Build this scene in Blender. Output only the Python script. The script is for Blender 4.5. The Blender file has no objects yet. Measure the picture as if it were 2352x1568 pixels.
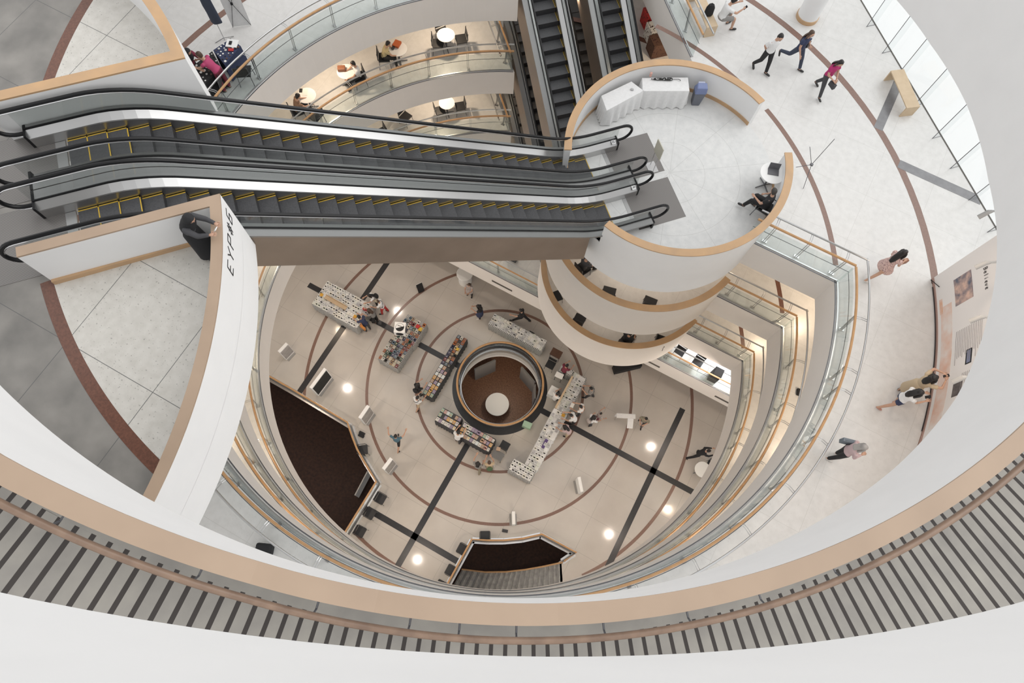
import bpy, bmesh, math, random
from math import sin, cos, pi, radians as R_, degrees, hypot, atan2, sqrt
from mathutils import Vector, Matrix
from mathutils.geometry import tessellate_polygon
random.seed(7)
S = bpy.context.scene
COL = S.collection

# ------------------------------------------------------------------ camera
# world: origin = centre of the atrium on the ground floor, x along the dark floor bands, z up
EYE = Vector((4.07708, -8.52439, 34.71))
UX = Vector((0.876815, -0.463013, 0.129672)); UY = Vector((0.479690, 0.823783, -0.302125)); UP = Vector((0.033066, 0.327110, 0.944408))
FPX = 1568.0
cd = bpy.data.cameras.new('camera'); cam = bpy.data.objects.new('camera', cd); COL.objects.link(cam)
cd.sensor_width = 36.0; cd.lens = 36.0 * FPX / 2352.0; cd.clip_start = 0.05; cd.clip_end = 300
rot = Matrix(((UX.x, UX.y, UX.z), (UY.x, UY.y, UY.z), (UP.x, UP.y, UP.z)))   # rows: world axes in camera coords
cam.matrix_world = Matrix.Translation(EYE) @ rot.to_4x4()
S.camera = cam

def at(px, py, z):
    """world point seen at pixel (px,py) of the 2352x1568 frame at height z"""
    d = Vector((px - 1176, -(py - 784), -FPX))
    w = rot @ d
    t = (z - EYE.z) / w.z
    return Vector((EYE.x + w.x * t, EYE.y + w.y * t, z))

# ------------------------------------------------------------------ light
S.view_settings.view_transform = 'Standard'; S.view_settings.look = 'None'
S.view_settings.exposure = 0.12; S.view_settings.gamma = 1.0; S.view_settings.use_curve_mapping = False
w = bpy.data.worlds.new('sky'); S.world = w; w.use_nodes = True
bg = w.node_tree.nodes['Background']; bg.inputs[0].default_value = (1.0, 1.0, 1.0, 1); bg.inputs[1].default_value = 1.0

def area(name, loc, rot, size, power, col=(1, .84, .66), shape='DISK', spread=pi):
    l = bpy.data.lights.new(name, 'AREA'); l.energy = power; l.color = col; l.shape = shape; l.size = size; l.spread = spread
    if shape == 'RECTANGLE': l.size_y = size
    o = bpy.data.objects.new(name, l); o.location = loc; o.rotation_euler = rot; COL.objects.link(o); return o

ZG, ZA, ZB, ZC, ZD, ZE = 0.0, 4.29, 8.27, 12.24, 16.22, 22.45
RO = 9.85
# daylight coming in low through the glass facade on the north-east side
FA = Vector((6.17, 14.69)); FB = Vector((12.97, 8.06))
LIGHTS = [  # (radius, z, count, watts, phase)
    (11.6, ZB - 1.45, 12, 42, 0), (11.6, ZC - 1.45, 14, 60, .2), (11.6, ZD - 1.45, 14, 66, .1)]
for r, z, nn, pw, ph in LIGHTS:
    for k in range(nn):
        a = 2 * pi * (k + ph) / nn
        area('downlight', (r * cos(a), r * sin(a), z), (0, 0, 0), .3, pw, (1, .79, .57))
WARM = (1, .86, .70)
sun = bpy.data.lights.new('hazy_sun', 'SUN'); sun.energy = 1.1; sun.angle = R_(50); sun.color = (1, .99, .97)
so_ = bpy.data.objects.new('hazy_sun', sun); COL.objects.link(so_); so_.rotation_euler = Vector((-.62, -.62, -.9)).to_track_quat('-Z', 'Y').to_euler()
for (lx, ly, lz, pw, cl) in ((3.2, 4.8, ZD - 1.95, 70, (1, .82, .64)), (3.2, 4.8, ZC - 1.5, 70, (1, .82, .64)), (9.5, 6.2, ZB - 1.5, 200, (.93, .97, 1)), (12.5, 6.5, ZB - 1.5, 200, (.93, .97, 1)), (0, 0.6, -.9, 26, (1, .84, .66))):
    area('fill_lamp', (lx, ly, lz), (0, 0, 0), .5, pw, cl)  # unseen lamps added to brighten the landings, mezzanine and well
for k in range(7):      # wall washers over the printed wall
    a = R_(-22 + 7 * k); area('wall_washer', (11.3 * cos(a), 11.3 * sin(a), 20.4), (0, 0, 0), .3, 11, (1, .80, .62)).rotation_euler = Vector((cos(a), sin(a), -2.2)).to_track_quat('-Z', 'Y').to_euler()
for k in range(10):      # unseen fill lamps added below level b to brighten the ground floor
    a = 2 * pi * (k + .5) / 10
    o = area('ground_fill', (9.6 * cos(a), 9.6 * sin(a), ZB - 1.4), (0, 0, 0), .14, 66, (1, .86, .74))
    d = Vector((3.5 * cos(a), 3.5 * sin(a), 0)) - o.location
    o.rotation_euler = d.to_track_quat('-Z', 'Y').to_euler()

# ------------------------------------------------------------------ materials
def mat(name, col, rough=.6, metal=0, noise=0, nscale=8, bump=0, spec=.5, c2=None, emit=None, coat=0):
    m = bpy.data.materials.new(name); m.use_nodes = True
    nt = m.node_tree; b = nt.nodes['Principled BSDF']
    b.inputs['Base Color'].default_value = (*col, 1); b.inputs['Roughness'].default_value = rough
    b.inputs['Metallic'].default_value = metal; b.inputs['Specular IOR Level'].default_value = spec
    b.inputs['Coat Weight'].default_value = coat
    if emit: b.inputs['Emission Color'].default_value = (*col, 1); b.inputs['Emission Strength'].default_value = emit
    if noise or c2:
        tc = nt.nodes.new('ShaderNodeTexCoord'); n = nt.nodes.new('ShaderNodeTexNoise'); n.inputs['Scale'].default_value = nscale; n.inputs['Detail'].default_value = 6
        nt.links.new(tc.outputs['Object'], n.inputs['Vector'])
        cr = nt.nodes.new('ShaderNodeValToRGB'); cr.color_ramp.elements[0].position = .3; cr.color_ramp.elements[1].position = .7
        e = c2 if c2 else tuple(c * (1 - noise) for c in col)
        cr.color_ramp.elements[0].color = (*e, 1); cr.color_ramp.elements[1].color = (*col, 1)
        nt.links.new(n.outputs['Fac'], cr.inputs['Fac']); nt.links.new(cr.outputs['Color'], b.inputs['Base Color'])
        if bump:
            bp = nt.nodes.new('ShaderNodeBump'); bp.inputs['Strength'].default_value = bump; bp.inputs['Distance'].default_value = .02
            nt.links.new(n.outputs['Fac'], bp.inputs['Height']); nt.links.new(bp.outputs['Normal'], b.inputs['Normal'])
    return m

def floor_mat(name, col, c2, rough, grid=None, joint=(.3, .28, .26), jw=.006, speck=0, off=(0, 0), polar=None, blotch=2.5, speckcol=.35):
    """stone floor: blotchy noise, fine speckle, thin joints on a square or polar grid"""
    m = mat(name, col, rough, c2=c2, nscale=blotch, noise=.1); nt = m.node_tree; N = nt.nodes; L = nt.links; b = N['Principled BSDF']
    src = b.inputs['Base Color'].links[0].from_socket
    tc = N.new('ShaderNodeNewGeometry')
    def mth(op, a, b2=None, c=None):
        n = N.new('ShaderNodeMath'); n.operation = op
        for i, v in enumerate((a, b2, c)):
            if v is None: continue
            if isinstance(v, (int, float)): n.inputs[i].default_value = v
            else: L.new(v, n.inputs[i])
        return n.outputs[0]
    sp = N.new('ShaderNodeSeparateXYZ'); L.new(tc.outputs['Position'], sp.inputs[0])
    if speck:
        n2 = N.new('ShaderNodeTexNoise'); n2.inputs['Scale'].default_value = 22; n2.inputs['Detail'].default_value = 3; L.new(tc.outputs['Position'], n2.inputs['Vector'])
        f = mth('GREATER_THAN', n2.outputs['Fac'], .66)
        mx = N.new('ShaderNodeMix'); mx.data_type = 'RGBA'; L.new(mth('MULTIPLY', f, speck), mx.inputs[0]); L.new(src, mx.inputs[6]); mx.inputs[7].default_value = (col[0] * speckcol, col[1] * speckcol, col[2] * speckcol, 1); src = mx.outputs[2]
    if grid or polar:
        if grid:
            def ax(s, o):
                v = mth('DIVIDE', mth('SUBTRACT', s, o), grid); fr = mth('FRACT', v); fr = mth('ABSOLUTE', mth('SUBTRACT', fr, .5))
                return mth('GREATER_THAN', fr, .5 - jw / grid)
            g = mth('MAXIMUM', ax(sp.outputs[0], off[0]), ax(sp.outputs[1], off[1]))
        else:
            cx, cy, dr, na = polar
            x = mth('SUBTRACT', sp.outputs[0], cx); y = mth('SUBTRACT', sp.outputs[1], cy)
            r = mth('SQRT', mth('ADD', mth('MULTIPLY', x, x), mth('MULTIPLY', y, y)))
            fr = mth('ABSOLUTE', mth('SUBTRACT', mth('FRACT', mth('DIVIDE', r, dr)), .5)); g1 = mth('GREATER_THAN', fr, .5 - jw / dr)
            a = mth('MULTIPLY', mth('ARCTAN2', y, x), na / (2 * pi)); fa = mth('ABSOLUTE', mth('SUBTRACT', mth('FRACT', a), .5))
            g2 = mth('GREATER_THAN', mth('SUBTRACT', fa, .5), mth('MULTIPLY', mth('DIVIDE', -jw * na / (2 * pi), r), 1))
            g = mth('MAXIMUM', g1, g2)
        mx = N.new('ShaderNodeMix'); mx.data_type = 'RGBA'; L.new(g, mx.inputs[0]); L.new(src, mx.inputs[6]); mx.inputs[7].default_value = (*joint, 1); src = mx.outputs[2]
    L.new(src, b.inputs['Base Color'])
    return m

def glass_mat(name, tint=(.86, .92, .90), gloss=.9):
    m = bpy.data.materials.new(name); m.use_nodes = True; nt = m.node_tree; nt.nodes.clear()
    o = nt.nodes.new('ShaderNodeOutputMaterial'); t = nt.nodes.new('ShaderNodeBsdfTransparent'); t.inputs[0].default_value = (*tint, 1)
    g = nt.nodes.new('ShaderNodeBsdfGlossy'); g.inputs['Roughness'].default_value = .03; g.inputs[0].default_value = (gloss, gloss, gloss, 1)
    lw = nt.nodes.new('ShaderNodeLayerWeight'); lw.inputs[0].default_value = .5
    pw_ = nt.nodes.new('ShaderNodeMath'); pw_.operation = 'POWER'; nt.links.new(lw.outputs['Facing'], pw_.inputs[0]); pw_.inputs[1].default_value = 4
    f = nt.nodes.new('ShaderNodeMath'); f.operation = 'MULTIPLY_ADD'; nt.links.new(pw_.outputs[0], f.inputs[0]); f.inputs[1].default_value = .5; f.inputs[2].default_value = .03
    x = nt.nodes.new('ShaderNodeMixShader'); nt.links.new(f.outputs[0], x.inputs[0]); nt.links.new(t.outputs[0], x.inputs[1]); nt.links.new(g.outputs[0], x.inputs[2]); nt.links.new(x.outputs[0], o.inputs[0])
    return m

M = {}
M['white'] = mat('white_plaster', (.80, .80, .80), .7, noise=.03, nscale=1.5)
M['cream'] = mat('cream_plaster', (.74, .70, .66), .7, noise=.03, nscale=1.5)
M['cap'] = mat('tan_cap', (.54, .34, .18), .42, c2=(.44, .29, .17), nscale=2.2)
M['cap2'] = mat('ramp_cap_laminate', (.41, .30, .215), .5, c2=(.36, .262, .188), nscale=1.2)
M['wood'] = mat('rail_wood', (.50, .29, .135), .38, c2=(.42, .24, .11), nscale=6)
M['railwood'] = mat('ramp_rail_wood', (.27, .18, .125), .4, c2=(.18, .115, .08), nscale=5)
M['steel'] = mat('brushed_steel', (.55, .55, .55), .3, 1)
M['dsteel'] = mat('dark_steel', (.16, .16, .17), .4, .7)
M['alum'] = mat('satin_aluminium', (.72, .72, .73), .25, 1)
M['black'] = mat('black_rubber', (.010, .010, .011), .35, spec=.25)
M['blackp'] = mat('black_plastic', (.02, .02, .022), .45)
M['tread'] = mat('escalator_tread', (.075, .075, .08), .5, noise=.3, nscale=30)
M['riser'] = mat('escalator_riser', (.03, .03, .033), .5)
M['yellow'] = mat('yellow_paint', (.55, .36, .04), .5)
M['clad'] = mat('bronze_cladding', (.30, .245, .205), .38, .6, noise=.15, nscale=1.3)
M['comb'] = mat('comb_metal', (.42, .42, .42), .4, .8)
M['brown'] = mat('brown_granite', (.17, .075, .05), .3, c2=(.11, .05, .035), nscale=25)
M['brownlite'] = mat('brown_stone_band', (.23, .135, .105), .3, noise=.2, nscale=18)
M['darkstone'] = mat('dark_stone_band', (.035, .035, .038), .28, noise=.2, nscale=10)
M['greystone'] = mat('grey_stone_band', (.20, .20, .21), .25, noise=.2, nscale=6)
M['concrete'] = floor_mat('polished_concrete', (.27, .255, .235), (.155, .148, .138), .4, grid=1.98, off=(-2.84, -8.67), joint=(.1, .1, .1), jw=.006, blotch=1.3)
M['terrazzo'] = floor_mat('terrazzo', (.60, .58, .54), (.52, .50, .46), .35, grid=1.98, off=(-2.84, -8.67), joint=(.12, .12, .12), jw=.006, speck=.6, blotch=6)
M['floorG'] = floor_mat('ground_floor_stone', (.56, .52, .475), (.50, .46, .42), .11, grid=1.79, off=(0, 0), joint=(.36, .33, .30), jw=.006, blotch=.8)
M['floorL'] = floor_mat('gallery_floor_stone', (.66, .65, .635), (.60, .59, .575), .3, grid=1.79, joint=(.50, .49, .47), jw=.004, speck=.15, blotch=5)
M['floorW'] = floor_mat('landing_floor_stone', (.66, .66, .65), (.58, .585, .58), .35, polar=(3.18, 4.8, 1.12, 10), joint=(.47, .47, .46), jw=.005, speck=.2, blotch=5)
M['rampfloor'] = mat('ramp_concrete', (.33, .31, .275), .6, c2=(.25, .235, .215), nscale=2.5)
M['strip'] = mat('anti_slip_strip', (.045, .038, .035), .8)
M['base'] = mat('basement_brown_shaded', (.055, .021, .012), .7, c2=(.022, .008, .005), nscale=7)  # darker copy of the well floor, lack of light put into the colour
M['parquet'] = mat('basement_parquet', (.26, .13, .07), .5, c2=(.12, .05, .028), nscale=14)
M['glass'] = glass_mat('clear_glass')
M['gglass'] = glass_mat('grey_glass', (.90, .915, .91))
M['fglass'] = glass_mat('facade_glass', (.97, .98, .98))
M['vent'] = mat('vent_slot', (.09, .08, .07), .6)
M['outside'] = mat('outdoor_paving', (.80, .80, .80), .8)

# ------------------------------------------------------------------ mesh helpers
class MB:
    def __init__(s): s.v = []; s.f = []; s.m = []
    def add(s, vs, fs, mi=0, mtx=None):
        o = len(s.v)
        s.v += [tuple(mtx @ Vector(p)) if mtx is not None else tuple(p) for p in vs]
        s.f += [tuple(i + o for i in f) for f in fs]; s.m += [mi] * len(fs); return s
    def box(s, c, d, mi=0, rz=0, mtx=None):
        x, y, z = d[0] / 2, d[1] / 2, d[2] / 2
        vs = [(-x, -y, -z), (x, -y, -z), (x, y, -z), (-x, y, -z), (-x, -y, z), (x, -y, z), (x, y, z), (-x, y, z)]
        T = Matrix.Translation(c) @ Matrix.Rotation(rz, 4, 'Z')
        if mtx is not None: T = mtx @ T
        return s.add(vs, [(3, 2, 1, 0), (4, 5, 6, 7), (0, 1, 5, 4), (1, 2, 6, 5), (2, 3, 7, 6), (3, 0, 4, 7)], mi, T)
    def bar(s, a, b, w_, h_, mi=0):
        a = Vector(a); b = Vector(b); d = b - a; L = d.length
        if L < 1e-6: return s
        T = Matrix.Translation((a + b) / 2) @ d.to_track_quat('X', 'Z').to_matrix().to_4x4()
        return s.box((0, 0, 0), (L, w_, h_), mi, mtx=T)
    def tube(s, pts, r, n=8, mi=0, closed=False, caps=True):
        pts = [Vector(p) for p in pts]; k = len(pts); o = len(s.v)
        rs = r if isinstance(r, (list, tuple)) else [r] * k
        up0 = None
        for i, p in enumerate(pts):
            if closed: t = (pts[(i + 1) % k] - pts[i - 1])
            else: t = pts[min(i + 1, k - 1)] - pts[max(i - 1, 0)]
            t.normalize()
            if up0 is None: up0 = Vector((0, 0, 1)) if abs(t.z) < .9 else Vector((1, 0, 0))
            a = t.cross(up0)
            if a.length < 1e-4: a = t.cross(Vector((0, 1, 0)))
            a.normalize(); b = a.cross(t); up0 = b
            for j in range(n):
                th = 2 * pi * j / n
                s.v.append(tuple(p + a * (cos(th) * rs[i]) + b * (sin(th) * rs[i])))
        m = k if closed else k - 1
        for i in range(m):
            for j in range(n):
                a0 = o + i * n + j; a1 = o + i * n + (j + 1) % n; b0 = o + ((i + 1) % k) * n + j; b1 = o + ((i + 1) % k) * n + (j + 1) % n
                s.f.append((a0, a1, b1, b0)); s.m.append(mi)
        if caps and not closed:
            s.f.append(tuple(o + j for j in range(n))[::-1]); s.m.append(mi)
            s.f.append(tuple(o + (k - 1) * n + j for j in range(n))); s.m.append(mi)
        return s
    def prism(s, poly, z0, z1, mi=0, holes=(), mt=None, sides=True):
        """extruded polygon with holes; top faces use material mt"""
        mt = mi if mt is None else mt
        loops = [[Vector((p[0], p[1], 0)) for p in L] for L in (poly, *holes)]
        flat = [p for L in loops for p in L]; tris = tessellate_polygon(loops)
        o = len(s.v); k = len(flat)
        s.v += [(p.x, p.y, z0) for p in flat] + [(p.x, p.y, z1) for p in flat]
        for t in tris:
            a, b, c = (flat[i] for i in t)
            if (b - a).cross(c - a).z < 0: t = t[::-1]
            s.f.append(tuple(o + k + i for i in t)); s.m.append(mt)
            s.f.append(tuple(o + i for i in t)[::-1]); s.m.append(mi)
        st = 0
        if sides:
            for L in loops:
                m = len(L)
                for i in range(m):
                    a = o + st + i; b = o + st + (i + 1) % m
                    s.f.append((a, b, b + k, a + k)); s.m.append(mi)
                st += m
        return s
    def sector(s, c, r0, r1, a0, a1, z0, z1, mi=0, n=64, mt=None, caps=True):
        """annular sector; radii / heights may be functions of the angle (degrees)"""
        mt = mi if mt is None else mt
        F = lambda q, a: q(a) if callable(q) else q
        full = abs(abs(a1 - a0) - 360) < 1e-6
        o = len(s.v); k = n if full else n + 1
        for i in range(k):
            a = a0 + (a1 - a0) * i / n; ca, sa = cos(R_(a)), sin(R_(a))
            A, B, z, Z = F(r0, a), F(r1, a), F(z0, a), F(z1, a)
            s.v += [(c[0] + A * ca, c[1] + A * sa, z), (c[0] + B * ca, c[1] + B * sa, z), (c[0] + B * ca, c[1] + B * sa, Z), (c[0] + A * ca, c[1] + A * sa, Z)]
        for i in range(n):
            p = o + 4 * i; q = o + 4 * ((i + 1) % k)
            for j in range(4):
                jj = (j + 1) % 4
                s.f.append((p + j, q + j, q + jj, p + jj)[::-1]); s.m.append(mt if j == 2 else mi)
        if caps and not full:
            s.f.append((o, o + 1, o + 2, o + 3)); s.m.append(mi)
            e = o + 4 * n; s.f.append((e + 3, e + 2, e + 1, e)); s.m.append(mi)
        return s
    def lathe(s, prof, c=(0, 0, 0), n=24, mi=0, mtx=None, caps=True):
        vs = []; fs = []
        for (r, z) in prof:
            for j in range(n):
                a = 2 * pi * j / n; vs.append((c[0] + r * cos(a), c[1] + r * sin(a), c[2] + z))
        for i in range(len(prof) - 1):
            for j in range(n):
                fs.append((i * n + j, i * n + (j + 1) % n, (i + 1) * n + (j + 1) % n, (i + 1) * n + j))
        if caps: fs.append(tuple(range(n))[::-1]); fs.append(tuple((len(prof) - 1) * n + j for j in range(n)))
        return s.add(vs, fs, mi, mtx)
    def build(s, name, mats, parent=None, smooth=False, bev=0, loc=None):
        me = bpy.data.meshes.new(name); me.from_pydata(s.v, [], s.f)
        if not isinstance(mats, (list, tuple)): mats = [mats]
        for m in mats: me.materials.append(m)
        me.polygons.foreach_set('material_index', s.m)
        if smooth: me.polygons.foreach_set('use_smooth', [True] * len(me.polygons))
        me.update()
        bm = bmesh.new(); bm.from_mesh(me); bmesh.ops.recalc_face_normals(bm, faces=bm.faces); bm.to_mesh(me); bm.free()
        if smooth: me.set_sharp_from_angle(angle=R_(40))
        o = bpy.data.objects.new(name, me); COL.objects.link(o)
        if parent: o.parent = parent
        if loc: o.location = loc
        if bev:
            b = o.modifiers.new('bevel', 'BEVEL'); b.width = bev; b.segments = 2; b.limit_method = 'ANGLE'
        return o

def tag(o, label=None, cat=None, group=None, kind=None):
    if label: o['label'] = label
    if cat: o['category'] = cat
    if group: o['group'] = group
    if kind: o['kind'] = kind
    return o
def struct(o, label=None, cat='structure'):
    o['kind'] = 'structure'; o['category'] = cat
    if label: o['label'] = label
    return o
def thing(name, loc, rz, label, cat, group=None):
    o = bpy.data.objects.new(name, None); o.empty_display_size = .1; COL.objects.link(o)
    o.location = loc; o.rotation_euler = (0, 0, rz)
    return tag(o, label, cat, group)
def sub_(child, parent):
    if child.parent != parent: child.parent = parent
    return child
def dup(root, loc=None, rz=None, label=None, group=None, scale=None):
    r = root.copy(); COL.objects.link(r)
    if loc is not None: r.location = loc
    if rz is not None: r.rotation_euler = (root.rotation_euler[0], root.rotation_euler[1], rz)
    if scale: r.scale = scale
    if label: r['label'] = label
    if group: r['group'] = group
    for ch in list(root.children):
        c = ch.copy(); COL.objects.link(c); c.parent = r
        for g in list(ch.children):
            d = g.copy(); COL.objects.link(d); d.parent = c
    return r
def arc(c, r, a0, a1, n=48, z=None):
    L = [(c[0] + r * cos(R_(a0 + (a1 - a0) * i / n)), c[1] + r * sin(R_(a0 + (a1 - a0) * i / n))) for i in range(n + 1)]
    return L if z is None else [(x, y, z) for x, y in L]
def lerp_tab(tab):
    def f(a):
        if a <= tab[0][0]: return tab[0][1]
        for (x0, y0), (x1, y1) in zip(tab, tab[1:]):
            if a <= x1: return y0 + (y1 - y0) * (a - x0) / (x1 - x0)
        return tab[-1][1]
    return f
# ================================================================== SETTING
O2 = (0, 0)
LC = (3.18, 4.80)                       # centre of the round landings
YC = 3.79                               # straight slab edge
G_ = Vector((.7071, -.7071)); Pp = Vector((.7071, .7071))   # along / across the lower escalator bank
def gp(s, p): v = G_ * s + Pp * p; return (v.x, v.y)
P0, P1 = 3.08, 7.92                     # across-extent of the escalator void
def opening(rl):
    """atrium opening polygon of a gallery level: ring, straight edge, landing cylinder, escalator void"""
    # ring/void corner
    def ring_hit(p): return -sqrt(RO * RO - p * p)
    sA = ring_hit(P0); a = gp(sA, P0); aA = degrees(atan2(a[1], a[0]))
    L = arc((0, 0), RO, aA, 360 + degrees(math.asin(YC / RO)), 120)     # counter-clockwise to the straight edge
    xc = LC[0] + sqrt(rl ** 2 - (YC - LC[1]) ** 2)
    th0 = degrees(atan2(YC - LC[1], xc - LC[0]))
    # cylinder, going clockwise round its front to where the void's near line leaves it
    # void near edge p=P1 hits the cylinder
    dp = P1 - (LC[0] * Pp.x + LC[1] * Pp.y); ls = LC[0] * G_.x + LC[1] * G_.y
    s1 = ls - sqrt(rl ** 2 - dp ** 2); q = gp(s1, P1); th1 = degrees(atan2(q[1] - LC[1], q[0] - LC[0]))
    L += arc(LC, rl, th0, th1 - 360, 60)
    L += [gp(-17.5, P1), gp(-17.5, P0)]
    return L
BIGP = [(-24, -24), (24, -24), (24, 24), (-24, 24)]
def circ(c, r, n=96): return arc(c, r, 0, 360 * (n - 1) / n, n - 1)

# --- ground floor with its openings
well = circ((0, 0), 2.13)
W1 = [(-13.5, -5.5), (-9.12, -5.47), (-5.66, -5.56)] + arc((0, 0), 7.95, 226, 247.5, 16)[1:] + [(-2.93, -7.33), (-2.95, -10.4), (-2.95, -12), (-13.5, -12)]
W1 = [(-13.5, -5.5), (-9.12, -5.5), (-5.72, -5.60), (-5.5, -5.78), (-5.04, -6.12), (-4.6, -6.45), (-4.07, -6.75), (-3.5, -7.05), (-2.93, -7.33), (-2.95, -12), (-13.5, -12)]
W2 = [(2.63, -9.95), (2.63, -7.42)] + [(3.3, -7.12), (3.96, -6.76), (4.7, -6.25), (5.4, -5.65), (7.1, -5.6), (6.75, -6.2), (8.05, -8.5), (8.05, -10.6), (5, -11), (2.63, -11)]
g = MB().prism(BIGP, -.5, 0, 0, holes=[well, W1, W2], mt=1)
fl = struct(g.build('floor_ground', [M['cream'], M['floorG']]), 'pale stone ground floor of the round atrium')
struct(MB().prism(BIGP, -4.6, -4.3).build('floor_basement', M['base']), 'brown parquet floor, shade painted into its colour, below the ground floor openings')
struct(MB().lathe([(3.4, -4.3), (3.4, -4.29)], n=64).build('floor_well', M['parquet']), 'brown parquet floor at the bottom of the round well')
# basement walls under the openings (pale lining)
struct(MB().sector((0, 0), 2.13, 2.25, 0, 360, -1.2, -.0, n=96).build('wall_well_lining', M['white']), 'white lining of the round well')

zi = .004
def band(name, a0, a1, r, wd, z, m, c=(0, 0), n=120, lab=None):
    return struct(MB().sector(c, r - wd / 2, r + wd / 2, a0, a1, z, z + zi, n=n).build(name, m), lab)
k = 0
def trim(mb, m, lab):
    global k; k += 1
    return struct(mb.build('trim_%d' % k, m), lab)
def sec(r0, r1, a0, a1, z, c=(0, 0), n=120): return MB().sector(c, r0, r1, a0, a1, z, z + zi, n=n)
trim(sec(2.10, 2.50, 0, 360, 0), M['darkstone'], 'black stone ring in the floor around the round well')
trim(sec(4.30, 4.45, 0, 360, 0), M['brownlite'], 'inner brown stone ring in the ground floor')
trim(sec(6.87, 7.02, 0, 360, 0), M['brownlite'], 'middle brown stone ring in the ground floor')
trim(sec(10.08, 10.24, -38, 213, 0), M['brownlite'], 'outer brown stone ring in the ground floor')
trim(sec(10.08, 10.24, 254, 284, 0), M['brownlite'], 'outer brown stone ring in the ground floor between the two openings')
def strip(x0, y0, x1, y1, z=0): return MB().box(((x0 + x1) / 2, (y0 + y1) / 2, z + .003), (abs(x1 - x0), abs(y1 - y0), .006))
trim(strip(-12, -.15, -2.45, .15), M['darkstone'], 'black stone band running left from the round well')
trim(strip(2.45, -.15, 11.2, .15), M['darkstone'], 'black stone band running right from the round well')
trim(strip(-.15, -10.4, .15, -2.45), M['darkstone'], 'black stone band running from the well towards the ring wall')
trim(strip(-.15, 2.45, .15, 3.6), M['darkstone'], 'short black stone band behind the round well')
trim(strip(8.77, -12, 9.07, 3.7), M['darkstone'], 'long black stone band across the right of the ground floor')
trim(strip(-9.13, -5.4, -8.83, 3.7), M['darkstone'], 'black stone band past the angled opening')
trim(strip(-2.95, -8.72, 2.6, -8.42), M['darkstone'], 'black stone band between the two openings')

# --- gallery slabs
def slab(name, z, th, rl, m, lab):
    return struct(MB().prism(BIGP, z - th, z, 0, holes=[opening(rl)], mt=1).build(name, [M['cream'], m]), lab)
slab('floor_level_two', ZB, 1.3, 3.5, M['floorL'], 'lowest ring gallery floor with pale curved edge')
slab('floor_level_three', ZC, 1.3, 3.5, M['floorL'], 'middle ring gallery floor with pale curved edge')
slab('floor_level_four', ZD, 1.3, 3.4, M['floorL'], 'upper ring gallery floor with pale curved edge')
# level a exists only behind the straight edge
pa = [(-24, YC), (24, YC), (24, 24), (-24, 24)]
voidA = [gp(-17, P0), gp(-9.0, P0), gp(-2.2, P0), gp(-.6, 4.0), gp(-.6, P1), gp(-17, P1)]
struct(MB().prism(pa, ZA - 1.3, ZA, 0, mt=1).build('floor_mezzanine', [M['cream'], M['floorW']]), 'mezzanine floor behind the straight edge')
vn = MB()
for x in (-2.05, 6.2, 9.95): vn.box((x, YC - .006, ZA - .78), (1.15 if x < 0 else .85, .012, .16))
trim(vn, M['vent'], 'dark vent slots in the straight mezzanine edge')

# --- bands in the gallery floors
for z, nm in ((ZB, 'lowest'), (ZC, 'middle'), (ZD, 'upper')):
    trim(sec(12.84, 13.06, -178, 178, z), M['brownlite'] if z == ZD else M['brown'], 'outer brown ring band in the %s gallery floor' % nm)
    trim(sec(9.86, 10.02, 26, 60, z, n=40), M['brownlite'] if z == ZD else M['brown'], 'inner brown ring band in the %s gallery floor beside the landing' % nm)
trim(sec(9.84, 10.0, 62, 88, ZD, n=30), M['brownlite'], 'brown ring band in the upper gallery floor above the landing wall')
trim(strip(8.33, 9.75, 8.63, 12.35, ZD), M['greystone'], 'grey stone band under the wooden bench by the glass facade')
trim(strip(9.5, 8.66, 12.25, 8.98, ZD), M['greystone'], 'grey stone band running to the glass facade')

# --- round landings (parapet walls on levels two, three and four)
def landing(z, ro, ri, zb, a_open, lab, floor=True):
    a0, a1 = a_open
    w_ = MB()
    w_.sector(LC, ri, ro, a0, a1, zb, z + 1.06, n=120)
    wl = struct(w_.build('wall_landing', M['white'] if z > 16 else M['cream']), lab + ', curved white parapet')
    trim(MB().sector(LC, ri - .035, ro + .025, a0, a1, z + 1.06, z + 1.10, n=120), M['cap'], lab + ', tan cap on the parapet')
    trim(MB().sector(LC, ri - .025, ri + .01, a0, a1, z, z + .14, n=120), M['cap'], lab + ', tan skirting inside the parapet')
# solid landing drums between parapet and floor
struct(MB().sector(LC, .02, 3.30, 0, 360, ZD - 1.75, ZD + .004, n=96, mt=1).build('floor_landing', [M['white'], M['floorW']]), 'round white landing floor at the foot of the escalators')
landing(ZD, 3.44, 3.27, ZD - 1.55, (-104.5, 29.8), 'upper landing, part with the security guard')
landing(ZD, 3.44, 3.27, ZD - 1.55, (63, 208.5), 'upper landing, part behind the white tables')
struct(MB().sector(LC, 3.2, 3.42, -152, -104, ZD - 1.55, ZD, n=40).build('wall_landing_edge', M['white']), 'white edge of the upper landing below the escalators')
for z, nm in ((ZC, 'middle'), (ZB, 'lower')):
    landing(z, 3.56, 3.38, z - 1.3, (-196, -13), nm + ' landing')
    struct(MB().sector(LC, .02, 3.5, 0, 360, z - 1.3, z + .004, n=96).build('floor_landing', M['floorL']), nm + ' round landing floor')

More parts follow.
